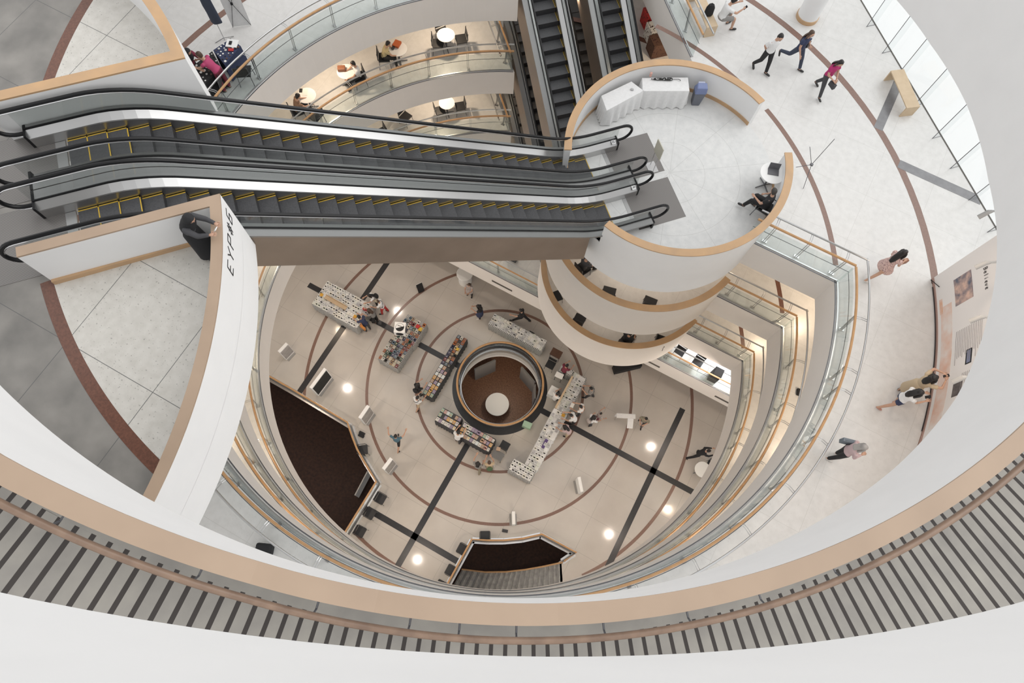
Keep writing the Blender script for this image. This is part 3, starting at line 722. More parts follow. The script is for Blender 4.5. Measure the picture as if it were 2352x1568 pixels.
def limb(mb, a, b, r0, r1, ax=None, fl=1.0, bulge=1.0):
    a = Vector(a); b = Vector(b); d = (b - a); L = d.length; u = d / L; ax = ax or u.orthogonal()
    P = [(a - u * r0 * .7, r0 * .45, r0 * .45 * fl, ax), (a, r0, r0 * fl, ax), (a + d * .35, (r0 * .65 + r1 * .35) * bulge, (r0 * .65 + r1 * .35) * bulge * fl, ax), (b, r1, r1 * fl, ax), (b + u * r1 * .7, r1 * .45, r1 * .45 * fl, ax)]
    loft(mb, P)
XA = Vector((1, 0, 0)); YA = Vector((0, 1, 0)); ZZ = Vector((0, 0, 1))
def rx(v, d): return Matrix.Rotation(R_(d), 3, 'X') @ v     # + tilts up-vector backwards
def person(pos, face, label, h=1.65, lean=4, legs=((8, 5), (-8, 12)), arms=((5, 8, 15, 0), (5, 8, 15, 0)), head=(15, 0), sit=None, top=None, bottom=None,
           sleeve=.55, legcov=1.0, hair=HAIR, hairlen=0, skin=SKIN, shoes=cSHOE, extras=(), female=False, dress=None, group=None, hood=None, stance=.09, bare=False, voxel=.02):
    """pos: floor point; face: (dx,dy) world direction; legs ((hip,knee) left,right) degrees; arms ((flex,abduct,elbow,inward) left,right)"""
    s = h / 1.70
    rz = atan2(face[1], face[0]) - pi / 2
    root = thing('person', (pos[0], pos[1], pos[2]), rz, label, 'person', group)
    J = {}
    thigh, shank = .43 * s, .42 * s
    for i, sd in ((0, -1), (1, 1)):
        hp, kn = legs[i]; spread = stance
        d1 = Vector((sd * sin(R_(3 if sit is None else 7)), sin(R_(hp)), -cos(R_(hp)))).normalized()
        d2 = Vector((0, sin(R_(hp - kn)), -cos(R_(hp - kn)))).normalized()
        J['hip', i] = Vector((sd * spread * s, 0, 0)); J['knee', i] = J['hip', i] + d1 * thigh; J['ank', i] = J['knee', i] + d2 * shank
        fd_ = Vector((sd * .25, cos(R_(max(min(hp - kn, 20), -60))), sin(R_(min(hp - kn, 0))) * 1.0)); fd_.normalize()
        J['toe', i] = J['ank', i] + fd_ * .15 * s - ZZ * .035 * s; J['heel', i] = J['ank', i] - fd_ * .04 * s - ZZ * .045 * s
    low = min(min(J['toe', i].z, J['heel', i].z) for i in (0, 1)) - .03 * s
    pz = -low if sit is None else sit + .10
    off = Vector((0, 0, pz))
    for k_ in J: J[k_] = J[k_] + off
    pel = off.copy()
    up_ = Vector((0, sin(R_(lean)), cos(R_(lean))))
    fw = Vector((0, cos(R_(lean)), -sin(R_(lean))))
    waist = pel + up_ * .14 * s; chest = pel + up_ * .34 * s; sh = pel + up_ * .47 * s; nb = pel + up_ * .50 * s
    hd = Vector((sin(R_(head[1])) * cos(R_(head[0] + lean)) * .0, sin(R_(lean * .6 + head[0] * .5)), cos(R_(lean * .6 + head[0] * .5))))
    nt_ = nb + hd * .07 * s
    hup = Vector((0, sin(R_(head[0])), cos(R_(head[0])))); hfw = Vector((sin(R_(head[1])), cos(R_(head[1])) * cos(R_(head[0])), -sin(R_(head[0])))); hfw.normalize()
    hx = hfw.cross(hup).normalized(); hc = nt_ + hup * .105 * s + hfw * .02
    sw = (.165 if female else .185) * s
    body = MB(); shirt = MB(); trous = MB(); shs = (MB(), MB())
    tg = .0
    # torso (body)
    def torso(mb, g, z0=-.06, z1=.50):
        loft(mb, [(pel + up_ * (z0) * s, .10 * s + g, .075 * s + g, XA), (pel + up_ * .0, (.165 if female else .155) * s + g, .105 * s + g, XA), (waist, .125 * s + g, .095 * s + g, XA), (pel + up_ * .28 * s, .148 * s + g, .11 * s + g, XA), (pel + up_ * .40 * s, (sw / s - .01) * s + g, .10 * s + g, XA), (pel + up_ * .455 * s, (sw / s - .035) * s + g, .08 * s + g, XA), (pel + up_ * .49 * s, .06 * s + g, .055 * s + g, XA)], 14)
    torso(body, 0)
    loft(body, [(nb - hd * .05 * s, .06 * s, .058 * s, XA), (nb, .052 * s, .052 * s, XA), (nt_, .048 * s, .05 * s, XA), (nt_ + hup * .04, .045 * s, .05 * s, XA)], 10)
    # head
    hl = []
    for z_, w_, d_, o in ((-.115, .03, .035, .035), (-.10, .045, .055, .03), (-.06, .058, .075, .018), (-.01, .072, .09, .004), (.04, .078, .096, -.002), (.085, .066, .084, -.006), (.112, .038, .05, -.008), (.12, .012, .016, -.008)):
        hl.append((hc + hup * z_ * s + hfw * o * s, w_ * s, d_ * s, hx))
    loft(body, hl, 14)
    loft(body, [(hc + hfw * .08 * s + hup * .02 * s, .008, .01, hx), (hc + hfw * .103 * s - hup * .02 * s, .014, .012, hx), (hc + hfw * .085 * s - hup * .035 * s, .012, .008, hx)], 6)
    for e in (-1, 1): loft(body, [(hc + hx * e * .070 * s + hup * .03 * s, .01, .018, hfw), (hc + hx * e * .083 * s, .012, .022, hfw), (hc + hx * e * .072 * s - hup * .035 * s, .007, .01, hfw)], 6)
    A = {}
    for i, sd in ((0, -1), (1, 1)):
        f_, ab, el, inn = arms[i]
        S0 = sh + XA * sd * sw - up_ * .035 * s
        d1 = Vector((sd * sin(R_(ab)), sin(R_(f_)) * cos(R_(ab)), -cos(R_(f_)) * cos(R_(ab)))).normalized()
        f2 = f_ + el
        d2 = Vector((-sd * sin(R_(inn)), sin(R_(f2)) * cos(R_(inn)), -cos(R_(f2)) * cos(R_(inn)))).normalized()
        E0 = S0 + d1 * .28 * s; W0 = E0 + d2 * .25 * s
        A[i] = (S0, E0, W0, d1, d2)
        limb(body, S0, E0, .050 * s, .040 * s); limb(body, E0, W0, .040 * s, .027 * s)
        limb(body, J['hip', i], J['knee', i], (.085 if female else .082) * s, .056 * s); limb(body, J['knee', i], J['ank', i], .056 * s, .038 * s, bulge=1.08)
        limb(body, J['heel', i], J['toe', i] - ZZ * 0, .038 * s, .036 * s, XA, .8)
    # garments: slightly larger shells
    def cover(mb, a, b, r0, r1, t, g, flare=0):
        a = Vector(a); b = Vector(b); e = a + (b - a) * t; re = r0 + (r1 - r0) * t
        loft(mb, [(a - (b - a).normalized() * r0 * .6, r0 * .6, r0 * .6, XA), (a, r0 + g, r0 + g, XA), (a + (e - a) * .5, (r0 + re) / 2 + g, (r0 + re) / 2 + g, XA), (e, re + g + flare, re + g + flare, XA), (e - (b - a) * .02, re * .9, re * .9, XA)])
    if top:
        torso(shirt, .018, -.05 if not dress else .0)
        for i in (0, 1):
            S0, E0, W0, d1, d2 = A[i]
            if sleeve > 0: cover(shirt, S0, E0, .054 * s, .044 * s, min(sleeve, 1), .012, .008 if sleeve < 1 else 0)
            if sleeve > 1: cover(shirt, E0, W0, .044 * s, .03 * s, sleeve - 1, .010)
    if bottom:
        loft(trous, [(pel + up_ * .10 * s, .135 * s, .10 * s, XA), (pel + up_ * .02 * s, .172 * s, .118 * s, XA), (pel - up_ * .06 * s, .16 * s, .11 * s, XA), (pel - up_ * .10 * s, .08 * s, .07 * s, XA)], 14)
        for i in (0, 1):
            cover(trous, J['hip', i], J['knee', i], .088 * s, .060 * s, min(legcov * 2, 1), .012, .012 if legcov < .5 else 0)
            if legcov > .5: cover(trous, J['knee', i], J['ank', i], .060 * s, .046 * s, (legcov - .5) * 2, .010)
    for i in (0, 1):
        a_, b_ = J['heel', i], J['toe', i]; shoe = shs[i]
        loft(shoe, [(a_ - (b_ - a_) * .12, .022 * s, .02, XA), (a_, .042 * s, .034 * s, XA), ((a_ + b_) / 2, .042 * s, .038 * s, XA), (b_, .046 * s, .028 * s, XA), (b_ + (b_ - a_).normalized() * .04 * s, .024 * s, .014 * s, XA)])
    def finish(mb, name, m, vox=voxel, extra=None):
        me = bpy.data.meshes.new(name); me.from_pydata(mb.v, [], mb.f); me.update()
        o = bpy.data.objects.new(name, me); COL.objects.link(o)
        md = o.modifiers.new('r', 'REMESH'); md.mode = 'VOXEL'; md.voxel_size = vox
        sm = o.modifiers.new('s', 'SMOOTH'); sm.iterations = 2; sm.factor = .4
        dg = bpy.context.evaluated_depsgraph_get(); ev = o.evaluated_get(dg); me2 = bpy.data.meshes.new_from_object(ev)
        o.modifiers.clear(); o.data = me2; bpy.data.meshes.remove(me)
        if extra is not None and extra.v:
            bm = bmesh.new(); bm.from_mesh(me2)
            vs = [bm.verts.new(v) for v in extra.v]
            for f in extra.f:
                try: bm.faces.new([vs[j] for j in f])
                except ValueError: pass
            bmesh.ops.recalc_face_normals(bm, faces=bm.faces); bm.to_mesh(me2); bm.free()
        me2.polygons.foreach_set('use_smooth', [True] * len(me2.polygons)); me2.materials.clear(); me2.materials.append(m)
        o.name = name; o.parent = root; return o
    # hands: palm, four fingers, thumb
    hands = MB()
    for i, sd in ((0, -1), (1, 1)):
        S0, E0, W0, d1, d2 = A[i]
        side = d2.cross(ZZ if abs(d2.z) < .9 else YA).normalized() * 1; nrm = side.cross(d2).normalized()
        if abs(d2.z) >= .9: side, nrm = YA.copy(), XA * sd
        loft(hands, [(W0 - d2 * .01, .024, .018, side), (W0 + d2 * .03 * s, .034, .015, side), (W0 + d2 * .075 * s, .038, .013, side), (W0 + d2 * .09 * s, .034, .010, side)], 8)
        for k_, (o_, L_) in enumerate(((-.029, .058), (-.010, .070), (.010, .074), (.029, .064))):
            p0 = W0 + d2 * .082 * s + side * o_; p1 = p0 + (d2 + side * o_ * 3).normalized() * L_ * .5 * s; p2 = p1 + (d2 * .75 - nrm * .55 * (1 if i else -1) * 0 + ZZ * -.35).normalized() * L_ * .5 * s
            hands.tube([p0, p1, p2], [.009, .0085, .0065], 6)
        t0 = W0 + d2 * .03 * s - side * .03 * (1 if i else 1); hands.tube([t0, t0 - side * .025 + d2 * .025, t0 - side * .028 + d2 * .055], [.011, .010, .007], 6)
    bo = finish(body, 'body', skin, voxel, hands)
    if top: finish(shirt, 'shirt', top)
    if bottom: finish(trous, 'trousers' if legcov > .6 else 'shorts', bottom)
    for q in shs: finish(q, 'shoe', shoes)
    # face details
    fc = MB()
    for e in (-1, 1): fc.lathe([(.001, -.007), (.008, 0), (.001, .007)], tuple(hc + hx * e * .030 * s + hfw * .088 * s + hup * .012 * s), 8)
    fc.bar(hc + hfw * .092 * s - hup * .055 * s - hx * .018, hc + hfw * .092 * s - hup * .055 * s + hx * .018, .006, .008)
    fc.build('face', HAIR, bo)
    # hair
    hm = MB()
    if hood:
        loft(hm, [(hc + hup * .135 * s - hfw * .01, .02, .02, hx), (hc + hup * .11 * s - hfw * .01, .07 * s, .08 * s, hx), (hc + hup * .05 * s - hfw * .022, .098 * s, .105 * s, hx), (hc - hup * .03 * s - hfw * .03, .10 * s, .10 * s, hx), (hc - hup * .11 * s - hfw * .02, .10 * s, .095 * s, hx), (nb - up_ * .02, .15 * s, .12 * s, XA), (chest + up_ * .03, .20 * s, .145 * s, XA), (chest - up_ * .06, .19 * s, .14 * s, XA)], 16)
        hm.build('headscarf', hood, root, True)
    elif hair:
        bk = -hfw
        loft(hm, [(hc + hup * .133 * s + bk * .01, .015, .02, hx), (hc + hup * .115 * s + bk * .012, .055 * s, .072 * s, hx), (hc + hup * .075 * s + bk * .018, .082 * s, .093 * s, hx), (hc + hup * .03 * s + bk * .030, .088 * s, .088 * s, hx), (hc - hup * .03 * s + bk * .045, .080 * s, .062 * s, hx), (hc - hup * .075 * s + bk * .05, .060 * s, .04 * s, hx)], 14)
        if hairlen > 0:
            q = hc - hup * .03 * s + bk * .06; e_ = nb - up_ * hairlen * s - fw * .13 * s
            loft(hm, [(q + hup * .06, .07 * s, .04 * s, hx), (q, .085 * s, .045 * s, hx), (nb - fw * .10 * s, .095 * s, .035 * s, XA), ((nb - fw * .11 * s + e_) / 2, .09 * s, .03 * s, XA), (e_, .055 * s, .02 * s, XA)], 12)
            for e in (-1, 1): loft(hm, [(hc + hx * e * .07 * s + hup * .06 * s, .02, .035, hfw), (hc + hx * e * .088 * s - hup * .02 * s, .02, .045, hfw), (nb + hx * e * .09 * s - up_ * .02, .02, .04, hfw), (nb + hx * e * .10 * s - up_ * min(hairlen, .12) * s + fw * .03, .012, .02, hfw)], 8)
        hm.build('hair', hair, root, True)
    if dress:
        m_, length, wd = dress
        dz = MB(); wv = pel + up_ * .13 * s; bt = pel - ZZ * length * s + (YA * .05 if sit is None else YA * .25)
        loft(dz, [(wv + up_ * .03, .12 * s, .09 * s, XA), (wv, .145 * s, .115 * s, XA), (pel + up_ * .02 * s, .19 * s, .14 * s, XA), ((pel + bt) / 2, .19 * s + wd * .5, .15 * s + wd * .5, XA), (bt, .20 * s + wd, .16 * s + wd, XA)], 18)
        dz.build('skirt', m_, root, True)
    for ex in extras:
        mb = MB(); nm, m_ = ex[0], ex[1]
        W0 = [A[0][2] + A[0][4] * .07, A[1][2] + A[1][4] * .07]
        if nm == 'phone': mb.box((0, 0, 0), (.075, .012, .15), mtx=Matrix.Translation((W0[0] + W0[1]) / 2 if ex[2] == 2 else W0[ex[2]]) @ Matrix.Rotation(R_(-35), 4, 'X'))
        elif nm == 'camera': c_ = (W0[0] + W0[1]) / 2; mb.box(c_, (.14, .07, .09)); mb.lathe([(.03, 0), (.035, .06)], (0, 0, 0), 12, mtx=Matrix.Translation(c_ + YA * .03) @ Matrix.Rotation(R_(-90), 4, 'X'))
        elif nm == 'backpack': loft(mb, [(waist - fw * .17 * s, .12, .06, XA), (waist - fw * .20 * s + up_ * .06, .15, .09, XA), (chest - fw * .20 * s, .15, .085, XA), (chest - fw * .17 * s + up_ * .10, .10, .05, XA)], 12)
        elif nm == 'shoulder_bag':
            c_ = pel + XA * ex[2] * .24 * s - fw * .06 + ZZ * .05; mb.box(c_, (.10, .32, .26)); mb.tube([c_ + YA * .12 + ZZ * .12, sh + XA * ex[2] * .12 * s + up_ * .03 + fw * .05, c_ - YA * .12 + ZZ * .12], .014, 6)
        elif nm == 'strap': mb.tube([sh + XA * .12 * s + up_ * .02 - fw * .06, sh + XA * .12 * s + up_ * .035, chest + fw * .135 * s, waist - XA * .13 * s + fw * .1, waist - XA * .14 * s - fw * .08, chest - fw * .13 * s, sh + XA * .12 * s - fw * .08], .016, 6)
        elif nm == 'cap': mb.lathe([(.098 * s, 0), (.095 * s, .05), (.06 * s, .09), (.01, .10)], tuple(hc + hup * .045 * s), 16); mb.box(hc + hup * .055 * s + hfw * .12 * s, (.12, .10, .012), rz=-R_(head[1]))
        elif nm == 'hat': mb.lathe([(.17 * s, 0), (.16 * s, .012), (.10 * s, .02), (.095 * s, .08), (.06 * s, .10), (.01, .105)], tuple(hc + hup * .05 * s), 18)
        elif nm == 'face_mask': loft(mb, [(hc + hfw * .075 * s - hup * .01 * s, .03, .02, hx), (hc + hfw * .095 * s - hup * .045 * s, .05 * s, .022, hx), (hc + hfw * .07 * s - hup * .09 * s, .035, .02, hx)], 8)
        elif nm == 'apron': mb.box(pel + fw * .13 * s + up_ * .12, (.26, .02, .5))
        elif nm == 'book': mb.box((W0[0] + W0[1]) / 2 + ZZ * .02, (.24, .17, .02))
        elif nm == 'handbag': c_ = W0[ex[2]] - ZZ * .14; mb.box(c_, (.10, .24, .18)); mb.tube([c_ + YA * .08 + ZZ * .09, W0[ex[2]], c_ - YA * .08 + ZZ * .09], .008, 6)
        mb.build(nm, m_, root, nm in ('backpack', 'strap', 'face_mask'))
    return root
def pdir(px0, px1, z):
    a = at(*px0, z); b = at(*px1, z); d = b - a; return (d.x, d.y)

W_ = ((22, 4), (-22, 16)); ST = ((3, 3), (-2, 3)); AW = ((25, 8, 20, 0), (-20, 8, 15, 0)); AH = ((35, 10, 75, 25), (35, 10, 75, 25)); AR = ((45, 8, 30, 10), (45, 8, 30, 10))
SITL = ((85, 85), (85, 80))
def P(px, fpx, z, label, **k):
    p = at(px[0], px[1], z); return person(p, pdir(px, fpx, z), label, **k)
# --- upper bright gallery
P((1744, 163), (1762, 190), ZD, 'person in a white shirt and black trousers walking, hands behind the back', h=1.74, legs=((14, 4), (-8, 22)), arms=((-28, 6, 25, 30), (-28, 6, 25, 30)), top=cWHITE, bottom=cBLACK, sleeve=.75, head=(22, 10))
P((1815, 150), (1840, 175), ZD, 'person in a dark navy top and jeans with a face mask and long brown hair', h=1.65, female=True, legs=((26, 8), (-24, 40)), arms=((15, 5, 110, 40), (10, 10, 25, 0)), top=cNAVY, bottom=cJEANS, sleeve=.5, hair=HAIRB, hairlen=.18, head=(12, 0), extras=(('face_mask', cMASK), ('shoulder_bag', cDG, -1)), shoes=cSHOE)
P((1876, 212), (1895, 240), ZD, 'person in a magenta short-sleeved shirt and charcoal leggings looking down', h=1.62, female=True, legs=((-16, 14), (22, 6)), arms=((18, 6, 45, 30), (18, 6, 45, 30)), top=cMAG, bottom=cDG, sleeve=.6, hairlen=.12, head=(30, 0), extras=(('handbag', cDG, 1),))
P((1646, 66), (1680, 60), ZD, 'person in a white t-shirt and pale shorts sitting on a plywood bench', h=1.72, sit=.44, legs=SITL, arms=((50, 8, 60, 10), (60, 8, 55, 10)), top=cWHITE, bottom=cGREY, legcov=.45, sleeve=.5, head=(35, 0), lean=14, extras=(('phone', cBLACK, 1),))
P((2008, 632), (2040, 622), ZD, 'person in a pink floral dress with long black hair walking towards the facade', h=1.62, female=True, legs=((24, 5), (-24, 18)), arms=((15, 8, 80, 20), (15, 8, 80, 20)), top=cFLO, bottom=cFLO, legcov=.3, sleeve=.45, hairlen=.30, dress=(cFLO, .30, .07), head=(8, 0), extras=(('handbag', cLEATHER, 1),), shoes=cSHOEW)
P((2066, 903), (2120, 893), ZD, 'person in a long beige dress raising both arms to photograph the printed wall', h=1.66, female=True, legs=ST, arms=((95, 25, 55, 45), (95, 25, 55, 45)), top=cBEIGE, bottom=cBEIGE, legcov=.3, sleeve=.6, hairlen=.16, dress=(cBEIGE, .58, .05), head=(-5, 0), extras=(('phone', cBLACK, 2),))
P((2034, 931), (2090, 936), ZD, 'person in a white t-shirt and navy shorts holding a phone beside the beige dress', h=1.56, female=True, legs=((20, 6), (-14, 14)), arms=((50, 6, 55, 15), (50, 6, 55, 15)), top=cWHITE, bottom=cNAVY, legcov=.24, sleeve=.45, hairlen=.18, head=(28, 0), extras=(('phone', cBLACK, 2),), shoes=C_('coral_shoe', (.5, .25, .2)))
P((1911, 1048), (1950, 1058), ZD, 'grey-haired person in a pale pink jumper and black trousers with a slate shoulder bag', h=1.60, female=True, legs=((8, 4), (-6, 8)), arms=((15, 8, 75, 35), (15, 8, 75, 35)), top=cPINK, bottom=cBLACK, sleeve=1.9, hair=HAIRG, hairlen=.03, head=(18, 0), extras=(('shoulder_bag', cBAG, -1),), shoes=cSHOEW)
# --- landing guard
gp_ = at(1745, 492, ZD)
def chair_black(loc, rz, label, group=None, arms=False, name='chair', m=None):
    m = m or M['blackp']
    t = thing(name, loc, rz, label, 'chair', group)
    MB().box((0, 0, .44), (.46, .44, .05)).build('seat', m, t, bev=.015)
    bk = MB(); bk.box((0, -.235, .68), (.44, .035, .34)); bk.build('backrest', m, t, bev=.012)
    fr = MB()
    for x in (-.22, .22): fr.bar((x, -.20, .42), (x, -.25, .86), .022, .022)
    fr.build('back_frame', M['dsteel'], t)
    for x in (-.2, .2):
        for y in (-.19, .19): MB().tube([(x, y, .42), (x * 1.12, y * 1.22, 0)], .012, 6).build('leg', M['dsteel'], t)
    if arms:
        for x in (-.25, .25): MB().tube([(x, -.22, .64), (x, .12, .64), (x, .18, .44)], .014, 6).build('armrest', m, t)
    return t
def face_rz(d): return atan2(d[1], d[0]) - pi / 2
gd = pdir((1745, 492), (1712, 470), ZD)
chair_black(gp_, face_rz(gd), 'black office chair under the security guard on the round landing', arms=True)
person((gp_.x, gp_.y, ZD), gd, 'person in a black shirt sitting on a black chair on the round landing', h=1.72, sit=.47, legs=((88, 70), (80, 95)), arms=((30, 10, 60, 20), (10, 25, 30, 0)), top=cBLACK, bottom=cBLACK, sleeve=.6, head=(10, 30), hair=C_('cropped_hair', (.05, .045, .04)), skin=SKIN)
# --- veiled visitor on level five
vp = at(478, 560, ZE); vp = Vector((vp.x - .0, vp.y, ZE)); pw_ = sq(-6.75, 1.62)
person((-3.68, -5.90, ZE), (1.0, .25), 'person in a black veil and robe leaning on the balcony parapet with a phone', h=1.58, female=True, lean=16, legs=((14, 4), (2, 4)), arms=((75, 6, 30, 15), (75, 6, 30, 15)), top=cDG, bottom=cBLACK, sleeve=2.0, hood=cBLACK, hair=None, dress=(cBLACK, .78, .04), head=(35, 0), extras=(('phone', cWHITEP, 2),))
# --- ground floor visitors
P((868, 700), (845, 706), ZG, 'person with a black and white top browsing the far end of the big book table', h=1.62, lean=18, top=cWHITE, bottom=cBLACK, arms=AR, hairlen=.1, extras=(('backpack', cBLACK),), legs=ST, head=(30, 0))
P((884, 718), (856, 714), ZG, 'person with a khaki cap and red trousers beside the big book table', h=1.68, lean=10, top=cWHITE, bottom=cRED, arms=AR, legs=((10, 5), (-8, 8)), hair=HAIRB, extras=(('cap', cKHAKI), ('strap', cBLACK)), head=(30, 0))
P((846, 758), (826, 742), ZG, 'person in a navy top bending over the near corner of the big book table', h=1.66, lean=28, top=cNAVY, bottom=cDG, arms=AR, legs=ST, head=(30, 0), extras=(('shoulder_bag', cORANGE, -1),))
P((864, 738), (842, 730), ZG, 'person in a grey cardigan with a red bag by the big book table', h=1.6, lean=12, top=cGREY, bottom=cBLACK, arms=AR, legs=ST, hairlen=.1, hair=HAIRB, head=(30, 0), extras=(('handbag', cRED, 1),))
P((964, 905), (985, 880), ZG, 'person with black curly hair and dark top standing by the narrow book table', h=1.66, top=cBLACK, bottom=cDG, arms=AR, legs=ST, hairlen=.08, head=(25, 0), extras=(('backpack', cBLACK),))
P((962, 933), (985, 905), ZG, 'person in a white shirt and tan shorts with a black strap by the narrow table', h=1.6, top=cWHITE, bottom=cBEIGE, legcov=.5, arms=AR, legs=((15, 5), (-15, 15)), head=(30, 0), extras=(('strap', cBLACK),))
P((1080, 677), (1070, 700), ZG, 'person in a patterned dress near the white round counter', h=1.62, female=True, top=cPAT, bottom=cBLACK, sleeve=.5, dress=(cPAT, .3, .03), arms=AH, hair=HAIRB, hairlen=.05, legs=ST)
P((1104, 729), (1085, 725), ZG, 'person in a long black dress looking at a phone above the white book table', h=1.66, female=True, top=cBLACK, bottom=cBLACK, sleeve=.6, dress=(cNAVY, .35, .05), arms=AH, hairlen=.2, legs=ST, head=(35, 0), shoes=cSHOEW)
P((1197, 738), (1170, 730), ZG, 'person in black striding past the white book table', h=1.72, top=cBLACK, bottom=cBLACK, legs=((34, 5), (-30, 10)), arms=((50, 8, 40, 0), (-10, 8, 30, 0)), sleeve=.6, head=(20, 0))
P((1352, 912), (1335, 905), ZG, 'person in a grey shirt with a dark shoulder strap beside the long book table', h=1.72, top=cGREY, bottom=cDG, legs=((12, 4), (-10, 10)), arms=AH, head=(25, 0), extras=(('strap', cBLACK),))
P((1330, 952), (1315, 945), ZG, 'person in a white shirt with an orange bag facing the long book table', h=1.68, top=cWHITE, bottom=cDG, legs=ST, arms=AR, head=(30, 0), extras=(('strap', cORANGE), ('book', cPAPER)))
P((1316, 972), (1296, 966), ZG, 'person in a pale shirt leaning over the long book table', h=1.66, lean=22, top=cWHITE, bottom=cBLACK, legs=ST, arms=AR, head=(30, 0))
P((1303, 1000), (1282, 988), ZG, 'person with long black hair and a pink top bent over the long book table', h=1.6, lean=28, female=True, top=cPINK, bottom=cBEIGE, legs=ST, arms=AR, hairlen=.2, head=(35, 0))
P((1352, 974), (1385, 955), ZG, 'person in a white blouse with a patterned grey backpack walking with a child', h=1.6, female=True, top=cWHITE, bottom=cDG, legs=ST, arms=((20, 15, 40, 0), (30, 15, 30, 0)), sleeve=1.3, hairlen=.05, head=(20, 0), extras=(('backpack', cPAT),))
P((1371, 961), (1400, 950), ZG, 'small child in a checked maroon shirt reaching one arm up', h=1.15, top=cPAT, bottom=cMAROON, legs=ST, arms=((120, 20, 20, 0), (40, 50, 20, 0)), voxel=.016)
P((1470, 974), (1462, 990), ZG, 'person in a beige shirt standing alone right of the white folded banner', h=1.70, top=cKHAKI, bottom=cWOODD if False else cDG, legs=((10, 4), (-12, 12)), arms=((5, 10, 40, 30), (5, 10, 40, 30)), sleeve=.8)
P((916, 1018), (924, 990), ZG, 'person in a teal shirt and black shorts with both arms stretched out', h=1.66, top=cTEAL, bottom=cBLACK, legcov=.55, legs=((26, 10), (-26, 20)), arms=((60, 60, 25, -20), (80, 35, 30, -10)), sleeve=.5)
P((1052, 1014), (1062, 995), ZG, 'person in a white shirt browsing the mixed book table by the well', h=1.68, top=cWHITE, bottom=cDG, legs=ST, arms=AR, lean=12, head=(30, 0))
P((1098, 1078), (1104, 1050), ZG, 'person in an olive outfit with tied hair below the grey trolley', h=1.62, top=cGREY, bottom=cKHAKI, legs=((12, 4), (-12, 10)), arms=((80, 15, 20, 20), (20, 8, 30, 0)), hairlen=.05)
P((1124, 1077), (1122, 1050), ZG, 'person in a beige shirt with an olive backpack next to the olive outfit', h=1.7, top=cBEIGE, bottom=cKHAKI, legs=ST, arms=AH, hair=HAIRB, extras=(('backpack', cGREEN),))
P((1594, 1047), (1625, 1045), ZG, 'person in black with a pale scarf stooping beside the round white table', h=1.66, lean=30, top=cBLACK, bottom=cBLACK, legs=((30, 8), (-26, 20)), arms=((50, 6, 50, 10), (50, 6, 50, 10)), sleeve=1.9, head=(30, 0), extras=(('face_mask', cMASK),))
P((1271, 921), (1290, 905), ZG, 'seller in a white top seated behind the long book table', h=1.62, sit=.45, legs=SITL, top=cWHITE, bottom=cDG, arms=AR, head=(25, 0), lean=10)
P((1291, 862), (1305, 850), ZG, 'seller with dark hair and a maroon top standing behind the long book table', h=1.6, legs=ST, top=cMAROON, bottom=cBLACK, arms=AR, head=(20, 0), lean=10)
# --- market stand on the upper gallery, far left
P((463, 190), (500, 205), ZD, 'person in a black head covering and maroon top behind the trinket stall', h=1.6, female=True, top=cMAROON, bottom=cBLACK, sleeve=1.0, hood=cBLACK, hair=None, arms=AR, legs=ST, lean=14, head=(25, 0))
P((522, 205), (480, 195), ZD, 'person in a bright pink top bending over the trinket stall', h=1.62, female=True, top=C_('pink_cloth', (.42, .05, .14)), bottom=cMAROON, sleeve=.4, hair=HAIRB, arms=AR, legs=ST, lean=34, head=(25, 0))
# --- cafe on the middle ring gallery
def seat_person(px, fpx, z, lab, **k):
    p = at(px[0], px[1], z); d = pdir(px, fpx, z); k.setdefault('sit', .45); k.setdefault('legs', SITL)
    return person(p, d, lab, **k), p, d
CH = 'black cafe chairs'
def cafe_chair(px, fpx, z, lab, grp=CH): return chair_black(at(px[0], px[1], z), face_rz(pdir(px, fpx, z)), lab, grp)
for px, fp, lab, kw in (((829, 194), (795, 205), 'person in a white t-shirt with a laptop at a cafe table', dict(top=cWHITE, bottom=cBLACK, arms=AR, head=(20, 0))),
                        ((886, 150), (930, 148), 'person in a straw-coloured top leaning on a cafe table with an orange book', dict(top=cYEL, bottom=cBLACK, arms=AR, head=(25, 0), lean=20)),
                        ((690, 272), (725, 258), 'person in a brown patterned top at the leftmost cafe table', dict(top=C_('brown_pattern', (.22, .13, .08)), bottom=cDG, arms=AR, head=(25, 0), lean=16))):
    r, p, d = seat_person(px, fp, ZC, lab, h=1.66, **kw)
    chair_black((p.x, p.y, ZC), face_rz(d), 'black cafe chair under the ' + ' '.join(lab.split()[:6]), CH)
cafe_chair((731, 283), (705, 268), ZC, 'empty black cafe chair facing the leftmost cafe table')
for px, fp, z, lab in (((1008, 118), (1030, 118), ZC, 'left black chair at the empty round cafe table, middle gallery'), ((1018, 92), (1030, 112), ZC, 'black chair behind the empty round cafe table, middle gallery'), ((1060, 108), (1035, 112), ZC, 'right black chair at the empty round cafe table, middle gallery'),
                       ((1012, 268), (1035, 262), ZB, 'left black chair at the round cafe table, lowest gallery'), ((1058, 258), (1035, 262), ZB, 'right black chair at the round cafe table, lowest gallery'), ((934, 282), (955, 296), ZB, 'single black chair on the lowest gallery behind the escalator'), ((878, 318), (850, 330), ZB, 'black chair beside the dark table on the lowest gallery')):
    cafe_chair(px, fp, z, lab)
